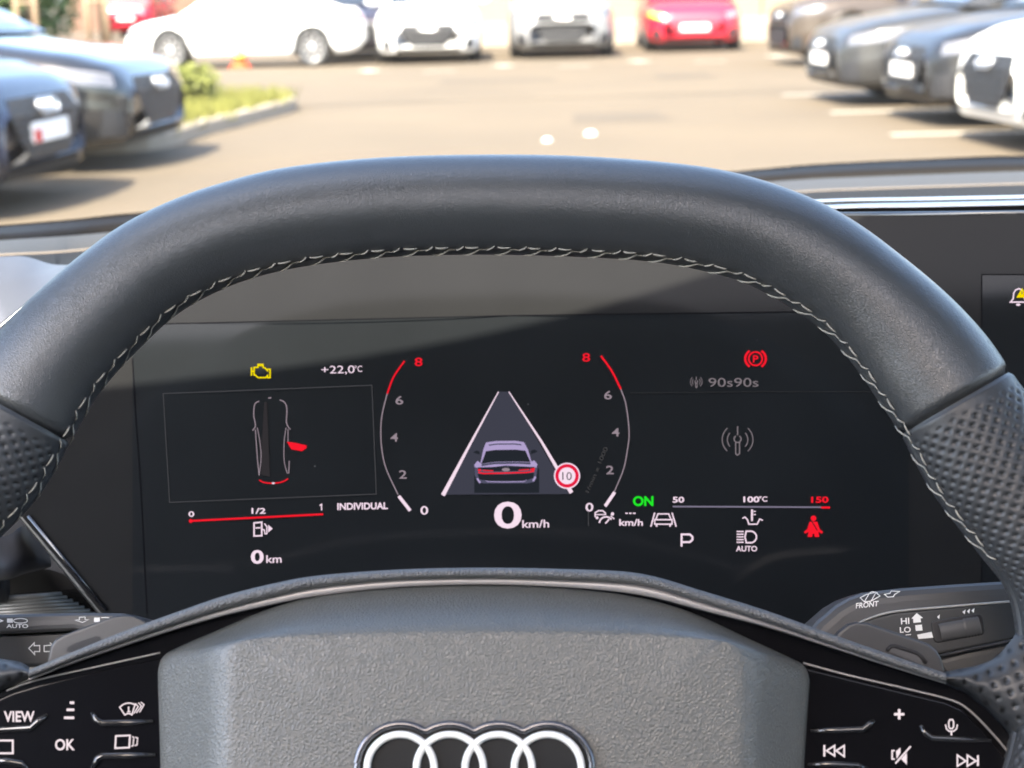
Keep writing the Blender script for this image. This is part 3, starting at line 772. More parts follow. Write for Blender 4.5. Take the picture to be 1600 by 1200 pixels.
def panel(fn_top, fn_bot, xs, lift, name, m, parent, rows=16, thick=None):
    rr = []
    for j in range(rows+1):
        rr.append([D(x, fn_top(x)+(fn_bot(x)-fn_top(x))*j/rows, lift)-D_O for x in xs])
    o = loft(name, rr, m, parent)
    if thick:
        md = o.modifiers.new('thickness', 'SOLIDIFY'); md.thickness = thick; md.offset = -1 if True else 1
    return o
panel(lambda x: lerp_poly(TOP, x), lambda x: lerp_poly(BOT, x), xs, 0, 'cover_glass', M_DGLASS, dp)
# rim of the housing behind the glass
tube('bezel', [D(x, y, -.0014)-D_O for x, y in [(1800, 332), (1600, 333.5), (1310, 336)] + [(p[0], p[1]) for p in reversed(TOP[:-3])] + [(-85, 650)] + BOT[:4]], .0014, mat('bezel_dark_metal', (.16, .16, .155), .3, metal=.9), dp, 8)
loft('housing', [[D(x, lerp_poly(TOP, x), -.0005)-D_O for x in xs], [D(x, lerp_poly(TOP, x), -.03)-D_O for x in xs], [D(x, lerp_poly(BOT, x), -.03)-D_O for x in xs], [D(x, lerp_poly(BOT, x), -.0005)-D_O for x in xs]], M_BLACKPL, dp)
tube('inner_bezel', [D(x, y, .001)-D_O for x, y in [(44, 806), (165, 953)]], .0009, M_GLOSS, dp, 6)
# active areas set into the glass
SCT = [(207, 507), (300, 505), (800, 493), (1250, 487), (1420, 486)]
scr = panel(lambda x: lerp_poly(SCT, x), lambda x: 1008+0*x, [207+i*(1420-207)/24 for i in range(25)], .0002, 'instrument_screen', M_DACT, dp, 8)
cs_ = panel(lambda x: 429-(x-1534)*.004, lambda x: 1008+0*x, [1534+i*20 for i in range(28)], .0002, 'centre_screen', M_DACT, dp, 8)
M_SEAM = mat('seam_dark', (.004, .004, .005), .6, spec=0)
Ink(Dl(.0003)).stroke([(207, 560), (212, 650), (220, 760), (230, 960)], 2).stroke(SCT, 1.6).make('screen_seam', M_SEAM, scr)
Ink(Dl(.0003)).stroke([(1534, 1000), (1534, 429), (1800, 428)], 1.6).make('screen_seam', M_SEAM, cs_)

LF = .0005
def ink(): return Ink(Dl(LF))
def ink2(): return Ink(Dl(LF+.0002))
def ink3(): return Ink(Dl(LF+.0004))
# --- left: engine lamp, temperature, box with plan view of the car
i = ink()
i.stroke([(397, 574), (403, 574), (403, 571), (411, 571), (411, 574), (414, 575), (418, 579), (418, 577), (422, 577), (422, 590), (418, 590), (418, 587), (415, 590), (403, 590), (399, 586), (397, 586)], 2.2, True)
i.stroke([(397, 580), (393, 580)], 2.4).stroke([(393, 574), (393, 587)], 2.4).stroke([(402, 569.5), (412, 569.5)], 2.4)
i.make('engine_warning_symbol', M_YEL, scr)
ink().text('+22,0', 528, 577, 12.5, 52, -1).text('°C', 560, 576, 10, 12, -1).make('temperature_text', M_WHITE, scr)
ink().stroke([(255, 615), (581, 602), (588, 772), (265, 785)], 1.3, True).make('info_box_outline', M_DIM, scr)
i = ink()
cl = catmull([(405, 627), (399, 630), (397, 637), (396.5, 650), (399, 662), (398.5, 668)], 14)
cr = catmull([(437, 625), (444, 628), (448, 636), (448, 648), (447.5, 660), (451, 668)], 14)
i.stroke([tuple(p) for p in cl], 1.7).stroke([tuple(p) for p in cr], 1.7)
i.stroke([(398.5, 668), (394.5, 673)], 1.5).stroke([(451, 668), (454, 671)], 1.5)
i.stroke([tuple(p) for p in catmull([(399, 671), (401, 700), (403, 725), (405, 743)], 10)], 1.5)
i.stroke([tuple(p) for p in catmull([(402, 668), (406, 690), (408, 715), (405, 742)], 12)], 1.3)
i.stroke([tuple(p) for p in catmull([(447, 668), (444, 690), (444, 720), (449, 740)], 12)], 1.3)
i.stroke([(450, 670), (450, 690)], 1.3).stroke([(452, 720), (451, 740)], 1.6).stroke([(419, 622), (424, 621.5)], 2)
i.make('car_outline_symbol', M_GREYL, scr)
ink().poly([(413, 628), (417, 628), (422, 745), (408, 742), (409, 690)]).make('car_roof_sheen', emat('screen_sheen', (.5, .45, .5), .06*E0), scr)
ink().poly([(448, 690), (462, 692), (479, 696), (479, 700), (472, 705), (455, 702)]).make('open_door_symbol', M_RED, scr)
ink().stroke([tuple(p) for p in catmull([(405, 750), (413, 754), (427, 755), (441, 753), (450, 748)], 12)], 2).make('open_boot_symbol', M_RED, scr)
ink2().disc(427, 755, 2.5, 8, 1.5).make('boot_badge', M_WHITE, scr)
# fuel
ink().stroke([(297, 814), (505, 803.5)], 3).disc(298, 814, 3).make('fuel_bar', M_RED, scr)
ink().text('0', 299, 803, 8.5, 9, bold=.02).text('1/2', 404, 798, 9, 22, bold=.02).stroke([(499.5, 790), (502.5, 788), (502.5, 797.5)], 1.8).make('fuel_scale', M_WHITE, scr)
i = ink(); i.stroke([(397, 817), (409, 816), (409, 837), (397, 837.5)], 2.4, True).stroke([(399, 825), (407, 824.5)], 2).stroke([(409, 827), (413, 828), (414, 834), (417, 834), (417, 823), (413, 818)], 1.8).poly([(419, 820), (426, 826), (419, 832)])
i.make('fuel_pump_symbol', M_WHITE, scr)
ink().text('0', 402, 869.5, 21, 20, bold=.025).text('km', 428, 873, 12.5, 24, -1, bold=.012).make('range_text', M_WHITE, scr)
ink().text('INDIVIDUAL', 566.5, 790.5, 10.5, 79, -1, bold=.03).make('mode_text', M_WHITE, scr)
# --- rev counters
def P2(pts, n): return [tuple(p) for p in catmull(pts, n)]
la = [(605, 615), (597, 648), (595, 676), (597, 705), (604, 734), (622, 773)]
ra = [(970, 608), (978, 632), (983, 675), (980, 705), (974, 734), (960, 768)]
gL = ink().stroke(P2(la, 24), 1.8).make('gauge_arc', M_GREYL, scr); gR = ink().stroke(P2(ra, 24), 1.8).make('gauge_arc', M_GREYL, scr)
ink().stroke(P2([(632, 564), (615, 589), (605, 615)], 14), 2.6).make('gauge_red_zone', M_RED, scr); ink().stroke(P2([(939, 556), (956, 580), (970, 608)], 14), 3).make('gauge_red_zone', M_RED, scr)
ink2().stroke([(623, 775), (641, 798)], 5).make('gauge_needle', M_WHITE, scr); ink2().stroke([(960.5, 769), (945.5, 791)], 5).make('gauge_needle', M_WHITE, scr)
for tx, x, y in (('6', 624, 625), ('4', 616, 683), ('2', 629.5, 741), ('0', 663, 797), ('6', 950, 617), ('4', 962, 675), ('2', 953, 734), ('0', 921, 792)):
    ink().text(tx, x, y, 13.5, 12, bold=.012).make('gauge_number', M_GREYL if tx != '0' else M_WHITE, scr)
for x, y in ((654, 565), (916, 558)): ink().text('8', x, y, 13.5, 12, bold=.01).make('gauge_number', M_RED, scr)
ink().text('1/min x 1000', 932, 734, 7, 76, -67).make('gauge_unit_text', emat('screen_faint', (.5, .48, .5), .12*E0), scr)
# --- lane picture with car
ink().poly([(779, 612), (796, 612), (889, 772), (694, 773)]).make('lane_surface', M_LANE, scr)
ink2().stroke([(779, 612), (735, 693), (692, 774)], [1.5, 3.6, 6.5]).make('lane_line', M_WHITE, scr)
ink2().stroke([(795, 612), (846, 690), (893, 770)], [1.5, 3.6, 6.5]).make('lane_line', M_WHITE, scr)
q = lambda pts: [(720+x*.0875, 680+y*.0875) for x, y in pts]
ink2().poly(q([(240, 600), (240, 1030), (1400, 1030), (1400, 600), (1330, 560), (280, 560)])).make('lane_car_shadow', M_CARD, scr)
ink3().poly(q([(450, 130), (620, 105), (980, 100), (1130, 125), (1200, 260), (1260, 470), (1310, 450), (1370, 520), (1345, 590), (1320, 570), (800, 540), (330, 600), (250, 570), (240, 530), (300, 455), (350, 500), (400, 260)])).make('lane_car_body', M_CARB, scr)
ink3().poly(q([(245, 590), (800, 552), (1370, 580), (1340, 800), (1290, 840), (1180, 860), (450, 860), (320, 850), (250, 720)])).make('lane_car_bumper', M_CARM, scr)
Ink(Dl(LF+.0005)).poly(q([(372, 512), (600, 484), (1000, 476), (1248, 486), (1240, 525), (1000, 512), (600, 520), (365, 555)])).make('lane_car_boot_lid', M_CARM, scr)
Ink(Dl(LF+.0005)).poly(q([(300, 575), (800, 560), (1310, 565), (1300, 600), (1000, 640), (600, 645), (310, 600)])).poly(q([(300, 690), (800, 700), (1310, 670), (1300, 760), (1150, 815), (480, 815), (330, 790)])).make('lane_car_shade', M_CARD, scr)
Ink(Dl(LF+.0005)).poly(q([(345, 345), (330, 290), (290, 272), (220, 300), (260, 325)])).poly(q([(1240, 345), (1255, 275), (1310, 255), (1370, 285), (1340, 310)])).make('lane_car_mirrors', M_CARD, scr)
Ink(Dl(LF+.0007)).poly(q([(430, 800), (480, 835), (800, 842), (1130, 835), (1190, 790), (1120, 820), (800, 828), (490, 822)])).make('lane_car_sill', M_CARB, scr)
I4 = Ink(Dl(LF+.0006))
I4.poly(q([(450, 285), (620, 262), (980, 258), (1155, 275), (1245, 480), (1000, 470), (600, 478), (365, 510)])).make('lane_car_window', M_CARD, scr)
Ink(Dl(LF+.0006)).poly(q([(500, 165), (640, 148), (960, 145), (1080, 160), (1085, 182), (960, 168), (640, 170), (505, 190)])).make('lane_car_sunroof', M_CARM, scr)
Ink(Dl(LF+.0008)).stroke(q([(310, 665), (420, 685), (800, 675), (1180, 665), (1310, 640)]), 2.2).poly(q([(300, 605), (350, 600), (370, 640), (310, 640)])).poly(q([(1240, 600), (1320, 580), (1320, 625), (1250, 630)])).stroke(q([(390, 630), (580, 635)]), 1.6).stroke(q([(1030, 625), (1220, 612)]), 1.6).make('lane_car_tail_lights', M_RED, scr)
Ink(Dl(LF+.0008)).disc(*q([(805, 615)])[0], 6.3, 16, 2.8).make('lane_car_badge', M_GREYL, scr)
Ink(Dl(LF+.0008)).stroke(q([(290, 770), (330, 830), (350, 850)]), 3).stroke(q([(1335, 740), (1290, 820)]), 3).make('lane_car_reflectors', M_CARB, scr)
# speed limit sign
sg_ = ink3().disc(886, 743.5, 20.5, 32).make('speed_sign', M_WHITE, scr)
Ink(Dl(LF+.0006)).arc(886, 743.5, 15.8, 0, 360, 5.2, 32).make('speed_sign_ring', emat('sign_red', (.9, .01, .06), .8*E0), sg_)
Ink(Dl(LF+.0006)).text('10', 886, 743.5, 13, 15).make('speed_sign_number', mat('sign_black', (.01, .01, .01), .6), sg_)
# speed
ink().text('0', 793.5, 803.5, 42, 43, bold=.015).make('speed_number', M_WHITE, scr)
ink().text('km/h', 837, 818, 12.5, 42, -1, bold=.012).make('speed_unit', M_WHITE, scr)
# --- right block
i = ink(); i.arc(1180.5, 560.5, 10.5, 0, 360, 2.6, 28).text('P', 1180.7, 560.5, 11.5, 8.5, bold=.02).arc(1180.5, 560.5, 16, 125, 235, 3.6, 12, 15).arc(1180.5, 560.5, 16, -55, 55, 3.6, 12, 15)
i.make('parking_brake_symbol', M_RED, scr)
M_STN = emat('screen_station', (.55, .47, .52), .35*E0)
ink().text('90s90s', 1146, 597, 14.5, 78).make('station_text', M_STN, scr)
def antenna(cx, cy, s, m, wd):
    i = ink(); i.stroke([(cx, cy-22*s), (cx, cy-8*s)], wd).arc(cx, cy-2*s, 5.5*s, -60, 240, wd, 12)
    i.stroke([(cx-3*s, cy+3*s), (cx-3*s, cy+21*s), (cx, cy+23*s), (cx+3*s, cy+21*s), (cx+3*s, cy+3*s)], wd)
    for r_, sp in ((16, 42), (24, 48)):
        i.arc(cx, cy-1*s, r_*s, -sp, sp, wd*.8, 14).arc(cx, cy-1*s, r_*s, 180-sp, 180+sp, wd*.8, 14)
    return i.make('antenna_symbol', m, scr)
antenna(1152.5, 688, 1.0, M_STN, 1.9); antenna(1088, 597, .38, M_STN, 1.3)
ink().stroke([(985, 614), (1190, 612), (1395, 612)], 1.2).make('divider_line', emat('screen_faint2', (.5, .5, .55), .05*E0), scr)
ink().stroke([(919.5, 797), (919.5, 822)], 1.4).make('divider_line', emat('screen_faint2b', (.5, .5, .55), .12*E0), scr)
ink().text('ON', 1005, 782.5, 15, 32, bold=.035).make('assist_on_text', M_GRN, scr)
ink().text('50', 1060, 780.5, 9, 18, bold=.025).text('100', 1174, 780, 9, 25, bold=.025).text('°C', 1192.5, 779.5, 8, 13, bold=.02).make('oil_scale', M_WHITE, scr)
ink().text('150', 1281, 780.5, 9.5, 27, bold=.03).make('oil_scale_limit', M_RED, scr)
ink().stroke([(1051, 791.5), (1283, 792.5)], 2.4).make('oil_bar', M_PURP, scr); ink().stroke([(1283, 793), (1297, 793)], 3.2).make('oil_bar_limit', M_RED, scr)
# adaptive cruise icon
i = ink(); i.stroke([(930, 808), (930, 801), (935, 798), (942, 798), (946, 802), (946, 805)], 2).stroke([(931, 804), (946, 804)], 1.6).arc(947, 818, 10.5, 185, 325, 2.4, 12).stroke([(946, 818), (952, 811)], 2.2).disc(957, 803, 2.6).stroke([(954, 806), (960, 811)], 1.8).disc(933, 809, 2.2)
i.make('cruise_symbol', M_WHITE, scr)
ink().stroke([(977, 802), (981, 802)], 2).stroke([(983, 802), (987, 802)], 2).stroke([(989, 802), (993, 802)], 2).text('km/h', 986, 816, 10.5, 37, bold=.02).make('cruise_speed_text', M_WHITE, scr)
i = ink(); i.stroke([(1017, 823), (1023, 801)], 2.2).stroke([(1056.5, 823), (1050, 801)], 2.2).stroke([(1025, 811), (1028, 803), (1045, 803), (1048, 811)], 2).stroke([(1023, 812), (1050, 812), (1050, 819), (1023, 819)], 2, True).stroke([(1026, 820), (1026, 823)], 2.6).stroke([(1047, 820), (1047, 823)], 2.6)
i.make('lane_assist_symbol', M_WHITE, scr)
ink().stroke([(1065, 854), (1065, 835), (1078, 835), (1082, 839), (1082, 843), (1078, 847), (1065, 847)], 3).make('gear_letter', M_WHITE, scr)
i = ink(); i.stroke([(1160, 810), (1164, 808), (1168, 812), (1170, 819), (1183, 819), (1187, 811), (1192, 813)], 2).stroke([(1175, 796), (1175, 814)], 3).stroke([(1177, 799), (1181, 799)], 1.5).stroke([(1177, 804), (1181, 804)], 1.5)
i.make('oil_temperature_symbol', M_WHITE, scr)
i = ink()
for k in range(5): i.stroke([(1151, 830.5+k*4.2), (1162, 830.5+k*4.2)], 1.9)
i.stroke([(1166, 830), (1172, 830)] + [(1172+10*math.cos(R(a)), 839+9.3*math.sin(R(a))) for a in range(-80, 81, 20)] + [(1172, 848), (1166, 848), (1164, 839)], 2.3, True)
i.text('AUTO', 1166.5, 857, 8.5, 33, bold=.02); i.make('headlight_auto_symbol', M_WHITE, scr)
i = ink(); i.disc(1271, 810, 4.5, 14).poly([(1265, 815), (1277, 815), (1281, 827), (1286, 831), (1284, 834), (1279, 831), (1280, 839), (1273, 839), (1272, 834), (1270, 834), (1269, 839), (1262, 839), (1263, 831), (1258, 834), (1256, 831), (1261, 827)])
i.make('seat_belt_symbol', M_RED, scr)
Ink(Dl(LF+.0003)).stroke([(1267, 812), (1277, 829)], 1.4).make('belt_strap', M_DACT, scr)
# --- centre screen bell
ink().stroke([(1579, 472), (1583, 467), (1584, 458), (1587, 453), (1592, 451), (1597, 453), (1600, 458), (1601, 467), (1605, 472)], 2.2, True).disc(1591, 476, 3.5, 10, 2).make('bell_symbol', M_WHITE, cs_)
ink2().poly([(1588, 465), (1597, 450), (1606, 465)]).make('warning_triangle', M_YEL, cs_)
ink3().stroke([(1597, 455), (1597, 460)], 1.4).make('exclamation_mark', mat('sign_black'), cs_)

# ================================================================== STEERING WHEEL
sw = thing('steering_wheel', 'black leather steering wheel with pale stitching and four-ring emblem', 'steering wheel', W_C)
def Wl(h=0.0): return lambda x, y: W(x, y, h)-W_C
M_LEATHER = mat('smooth_leather', (.040, .043, .044), .33, spec=.9, bump=[('noise', 60, .10, .002), ('noise', 900, .06, .0006), ('grain', 1500, .24, .00025)])
M_PERF = mat('perforated_leather', (.036, .038, .040), .42, bump=[('noise', 900, .12, .0006)])
M_THREAD = mat('pale_thread', (.36, .34, .29), .7, bump=[('noise', 3000, .5, .0004)])
# colour of perforated leather: hole centres painted near black for the shade inside
_n, _l = M_PERF.node_tree.nodes, M_PERF.node_tree.links
_at = _n.new('ShaderNodeAttribute'); _at.attribute_name = 'hole'
_mx = _n.new('ShaderNodeMix'); _mx.data_type = 'RGBA'; _mx.inputs[6].default_value = (.036, .038, .040, 1); _mx.inputs[7].default_value = (.004, .004, .004, 1)
_l.new(_at.outputs['Fac'], _mx.inputs[0]); _l.new(_mx.outputs[2], _n['Principled BSDF'].inputs['Base Color'])

ST = [  # (outer edge, inner edge) in the photograph, from lower left round the top to lower right
 ((-195, 1360), (-10, 1340)), ((-240, 1240), (-65, 1240)), ((-265, 1120), (-95, 1110)), ((-272, 1020), (-104, 1010)), ((-262, 930), (-96, 935)),
 ((-215, 810), (-48, 883)), ((-140, 685), (50, 783)),
 ((-66, 592), (107, 690)),                                     # 7: seam
 ((0, 522), (138, 634)), ((61, 461), (172, 588)), ((135, 398), (220, 537)), ((202, 351), (272, 490)), ((280, 314), (330, 456)),
 ((354, 289), (395, 431)), ((450, 266), (482, 412)), ((590, 251), (605, 399)), ((745, 246), (745, 395)), ((900, 248), (890, 398)), ((1050, 259), (1010, 405)),
 ((1150, 275), (1085, 417)), ((1250, 307), (1160, 437)), ((1330, 348), (1222, 469)), ((1410, 407), (1283, 510)), ((1480, 466), (1335, 567)), ((1535, 524), (1375, 625)),
 ((1576, 582), (1410, 678)),                                   # 25: seam
 ((1640, 678), (1460, 769)), ((1705, 795), (1528, 858)), ((1750, 915), (1577, 925)), ((1762, 1020), (1592, 1005)), ((1755, 1120), (1588, 1110)), ((1730, 1240), (1555, 1240)), ((1690, 1360), (1500, 1340))]
NST = len(ST)
oc = np.array([list(s[0]) for s in ST], float); ic = np.array([list(s[1]) for s in ST], float)
def cr_at(P, t):
    k = int(min(max(math.floor(t), 0), len(P)-2)); u = t-k
    a = P[max(k-1, 0)] if k > 0 else 2*P[0]-P[1]; b, c = P[k], P[k+1]; d = P[k+2] if k+2 < len(P) else 2*P[-1]-P[-2]
    return .5*((2*b)+(-a+c)*u+(2*a-5*b+4*c-d)*u*u+(-a+3*b-3*c+d)*u**3)
RB = .0165
def frame(t):
    o, i_ = cr_at(oc, t), cr_at(ic, t)
    po, pi = W(*o)-W_C, W(*i_)-W_C
    e = (pi-po); a = e.length/2; e.normalize()
    return (po+pi)/2, e, a
def sec_pt(t, phi, grow=0.0):
    c, e, a = frame(t)
    g = -.0011*math.exp(-((phi-R(85))/R(4))**2) + grow      # seam groove on the inner side
    x, y = math.sin(phi), math.cos(phi)
    return c + e*(a+g)*x + W_N*(RB+g)*y
def rim_part(name, t0, t1, nl, nc, m, perf=False, shrink=0):
    ts = np.linspace(t0, t1, nl)
    V = np.zeros((nl, nc, 3))
    endr = np.ones(nl)
    for i, t in enumerate(ts):
        c, e, a = frame(t)
        # leather rolls in at its seams
        d = 0.0
        for k in range(nc):
            ph = 2*math.pi*k/nc
            g = -.0011*math.exp(-((ph-R(85))/R(4))**2) - shrink
            p = c + e*(a+g)*math.sin(ph) + W_N*(RB+g)*math.cos(ph)
            V[i, k] = p
    lu = np.concatenate([[0], np.cumsum(np.linalg.norm(np.diff(V.mean(1), axis=0), axis=1))])
    # roll-in near the seam ends
    for end in (0, 1):
        t_end = (t0, t1)[end]
        if abs(t_end-7) < .01 or abs(t_end-25) < .01:
            dist = lu if end == 0 else lu[-1]-lu
            g = -.0022*np.exp(-(dist/.0016)**2) if not perf else -.0008*np.exp(-(dist/.0009)**2)
            cen = V.mean(1, keepdims=True); dr = V-cen; ln = np.linalg.norm(dr, axis=2, keepdims=True)
            V += dr/ln*g[:, None, None]
    hole = np.zeros((nl, nc))
    if perf:
        cen = V.mean(1, keepdims=True); dr = V-cen
        lv = np.zeros((nl, nc)); seg = np.linalg.norm(np.roll(V, -1, axis=1)-V, axis=2); lv[:, 1:] = np.cumsum(seg, axis=1)[:, :-1]
        per = (lv[:, -1]+seg[:, -1]).mean(); NV = round(per/.0043); sv = per/NV; su = .0043
        U = lu[:, None]+0*lv; Vv = lv/ (lv[:, -1]+seg[:, -1])[:, None]*per
        best = np.full(U.shape, 9.0)
        for ox, oy in ((0, 0), (.5, .5)):
            du = (U/su-ox+.5) % 1-.5; dv = (Vv/sv-oy+.5) % 1-.5
            best = np.minimum(best, np.hypot(du*su, dv*sv))
        edge = np.clip((np.minimum(lu, lu[-1]-lu)-.0035)/.002, 0, 1)[:, None]
        ang = (np.arange(nc)/nc*360)[None, :]
        calm = np.clip((np.abs(ang-85)-10)/4, 0, 1)
        k = edge*calm
        dep = -.0006*np.exp(-(best/.0008)**2)*k + .00012*k
        hole = np.exp(-(best/.00055)**4)*k
        ln = np.linalg.norm(dr, axis=2, keepdims=True); V = V+dr/ln*dep[:, :, None]
    f = []
    for i in range(nl-1):
        for k in range(nc):
            k2 = (k+1) % nc; f.append((i*nc+k, (i+1)*nc+k, (i+1)*nc+k2, i*nc+k2))
    o = mesh(name, V.reshape(-1, 3), f, m, sw, True)
    if perf:
        at = o.data.attributes.new('hole', 'FLOAT', 'POINT'); at.data.foreach_set('value', hole.reshape(-1).astype(np.float32))
    return o
rim = rim_part('rim_leather', 7, 25, 260, 72, M_LEATHER)
rim['label'] = 'smooth black leather around the top of the rim'
gl_ = rim_part('grip_leather', 0, 7, 520, 260, M_PERF, True); gl_['label'] = 'perforated leather grip cut off by the photo\'s left edge'
gr2 = rim_part('grip_leather', 25, 32, 520, 260, M_PERF, True); gr2['label'] = 'perforated leather grip above the wiper stalk'
# stitches: herringbone along the inner edge, each one a piece of thread
def stitch_mesh(A, B, rad, name, parent, bulge=.0003, n=4):
    pts = []
    for i in range(n+1):
        u = i/n; t, ph = A[0]+(B[0]-A[0])*u, A[1]+(B[1]-A[1])*u
        pts.append(sec_pt(t, ph, .0011*math.exp(-((ph-R(85))/R(4))**2)*0 + .0002 + bulge*math.sin(math.pi*u)))
    rr = [rad*.55]+[rad]*(n-1)+[rad*.55]
    return tube(name, pts, rr, M_THREAD, parent, 5)
# arc-length table of the inner edge
tt = np.linspace(4, 28, 800); ip = np.array([list(sec_pt(t, R(82))) for t in tt]); al = np.concatenate([[0], np.cumsum(np.linalg.norm(np.diff(ip, axis=0), axis=1))])
def t_of(s): return float(np.interp(s, al, tt))
PER = .0100; s = 0.002
while s < al[-1]-PER*1.5:
    par = rim if 7 <= t_of(s) <= 25 else (gl_ if t_of(s) < 7 else gr2)
    j = random.uniform(-.0004, .0004)
    stitch_mesh((t_of(s+PER*.10+j), R(73)), (t_of(s+PER*.52+j), R(73.5)), .00030, 'stitch', par)
    stitch_mesh((t_of(s+j), R(98)), (t_of(s+PER*.74+j), R(80)), .00028, 'stitch', par)
    stitch_mesh((t_of(s+PER*.76+j), R(80)), (t_of(s+PER*1.03+j), R(71)), .00025, 'stitch', par)
    s += PER
# ------- hub: gloss carrier, button panels, brow, trim, airbag cover
BACK = lambda d: -W_N*d
def slab(name, pts, h, th, m, parent=sw, bevel=0, seg=2): return prism(name, [W(x, y, h)-W_C for x, y in pts], BACK(th), m, parent, bevel, seg)
M_VINYL = mat('airbag_vinyl', (.086, .089, .083), .38, spec=.7, bump=[('grain', 900, .33, .00036)])
M_BROW = mat('brow_vinyl', (.11, .11, .108), .5, bump=[('grain', 800, .6, .0007)])
M_SPOKE = mat('gloss_black_spoke', (.005, .005, .006), .10, spec=.14, bump=[('noise', 40, .02, .001)])
M_BRUSH = mat('brushed_trim', (.34, .315, .30), .33, metal=.3)
BRT = [(-10, 1078), (45, 1047), (120, 1016), (200, 984), (280, 955), (350, 931), (430, 911), (500, 899), (620, 890), (747, 887), (880, 889), (1000, 896), (1100, 924), (1200, 955), (1300, 991), (1400, 1026), (1478, 1052)]
BRB = [(-10, 1092), (45, 1060), (120, 1030), (200, 1002), (280, 974), (350, 952), (430, 931), (500, 917), (620, 906), (747, 903), (880, 906), (1000, 914), (1100, 942), (1200, 973), (1300, 1008), (1400, 1042), (1478, 1067)]
BRT, BRB = BRT[1:], BRB[1:]
tn = [tuple(p) for p in catmull(BRT, 70)]; bn = [tuple(p) for p in catmull(BRB, 70)]
rows = []
for k in range(9):
    a = math.pi*k/8; u = (1-math.cos(a))/2; hh = .002+.0042*math.sin(a)
    rows.append([W(x0+(x1-x0)*u, y0+(y1-y0)*u, hh)-W_C for (x0, y0), (x1, y1) in zip(tn, bn)])
rows = [[p-W_N*.02 for p in rows[0]]]+rows+[[p-W_N*.02 for p in rows[-1]]]
brow = loft('brow', rows, M_BROW, sw)
for e in (0, -1): mesh('brow_end', [r_[e] for r_ in rows], [tuple(range(len(rows)))], M_BROW, brow)
TRB = [(45, 1064), (120, 1035), (200, 1008), (280, 982), (350, 962), (430, 944), (500, 931), (620, 918), (747, 914), (880, 918), (1000, 930), (1100, 955), (1200, 981), (1300, 1013), (1400, 1045), (1478, 1069)]
tb = [tuple(p) for p in catmull(TRB, 70)]
def mixr(u, h): return [W(x0+(x1-x0)*u, y0+(y1-y0)*u-0.5, h)-W_C for (x0, y0), (x1, y1) in zip(bn, tb)]
loft('trim_band', [mixr(-.05, -.006), mixr(0, .0010), mixr(.5, .0016), mixr(.97, .0010), mixr(1.0, -.006)], M_BRUSH, sw)
# gloss carrier
car_ = [(-300, 1230), (-120, 1132), (0, 1080), (45, 1062)] + TRB[1:] + [(1510, 1083), (1540, 1106), (1570, 1138), (1600, 1180), (1640, 1245), (1700, 1400), (-300, 1400)]
slab('spoke_carrier', car_, -.0035, .012, M_SPOKE, bevel=.0006)
def accent(pts, rad, m, h, name='accent_line', par=sw): return tube(name, [W(x, y, h)-W_C for x, y in [tuple(p) for p in catmull(pts, 40)]], rad, m, par, 6)
accent([(10, 1079), (60, 1062), (150, 1042), (250, 1020)], .00028, M_BRUSH, -.0028)
accent([(1255, 1036), (1330, 1056), (1420, 1077), (1480, 1092), (1510, 1106), (1545, 1140), (1580, 1182), (1625, 1250)], .00034, M_BRUSH, -.0028)
LP = [(-200, 1190), (-60, 1118), (0, 1092), (20, 1083), (60, 1071), (150, 1050), (250, 1029), (258, 1400), (-200, 1400)]
RP = [(1258, 1044), (1330, 1062), (1420, 1084), (1478, 1098), (1504, 1110), (1540, 1148), (1574, 1190), (1618, 1258), (1680, 1400), (1240, 1400)]
lp = slab('button_panel', LP, -.0012, .006, M_SPOKE, bevel=.0005, seg=3); lp['label'] = 'gloss black button panel with VIEW and OK symbols'
rp = slab('button_panel', RP, -.0012, .006, M_SPOKE, bevel=.0005, seg=3); rp['label'] = 'gloss black button panel with media and volume symbols'
M_RIDGE = mat('ridge_black', (.012, .012, .013), .16, coat=1)
def ridge(pts, par): return tube('ridge', [W(x, y, -.0009)-W_C for x, y in pts], [.0006]+[.0011]*(len(pts)-2)+[.0006], M_RIDGE, par, 8, flat=(W_N, .8))
for pts in ([(-60, 1141), (0, 1140), (48, 1138), (60, 1127), (74, 1117)], [(144, 1112), (150, 1124), (160, 1130), (200, 1129), (239, 1127)], [(144, 1202), (152, 1186), (160, 1181), (200, 1180.5), (243, 1179)], [(-40, 1188), (10, 1189), (34, 1193), (46, 1204)]): ridge(pts, lp)
for pts in ([(1266, 1142), (1310, 1141), (1348, 1140), (1359, 1131), (1366, 1125)], [(1438, 1133), (1446, 1146), (1456, 1153), (1500, 1155), (1549, 1158)], [(1262, 1195), (1300, 1194), (1340, 1196), (1356, 1202)], [(1440, 1215), (1480, 1212), (1560, 1216)]): ridge(pts, rp)
def bink(): return Ink(Wl(-.0008))
bink().text('VIEW', 30, 1119, 17, 48, bold=.022).make('button_text', M_BACKLIT, lp)
bink().rect(109, 1096, 116, 1100).rect(104, 1107, 116, 1111).rect(100, 1119.5, 116, 1123.5).make('button_symbol', M_BACKLIT, lp)
i = bink(); i.stroke([tuple(p) for p in catmull([(187, 1105), (194, 1100), (203, 1098.5), (211, 1101)], 10)] + [(206, 1117), (203, 1115), (199, 1115), (195, 1117)], 2, True).stroke([(201, 1104), (201, 1112)], 2).stroke([(198.5, 1112.5), (204, 1112)], 1.6)
i.stroke([(211, 1099), (216, 1104), (209, 1115)], 1.7).stroke([(216, 1098), (221, 1103), (213, 1114)], 1.7).stroke([(220, 1097), (225, 1101), (218, 1113)], 1.7).make('button_symbol', M_BACKLIT, lp)
bink().text('OK', 101.5, 1163, 17.5, 31, bold=.02).make('button_text', M_BACKLIT, lp)
bink().stroke([(-12, 1157), (20, 1157), (20, 1177), (-12, 1177)], 3, True).make('button_symbol', M_BACKLIT, lp)
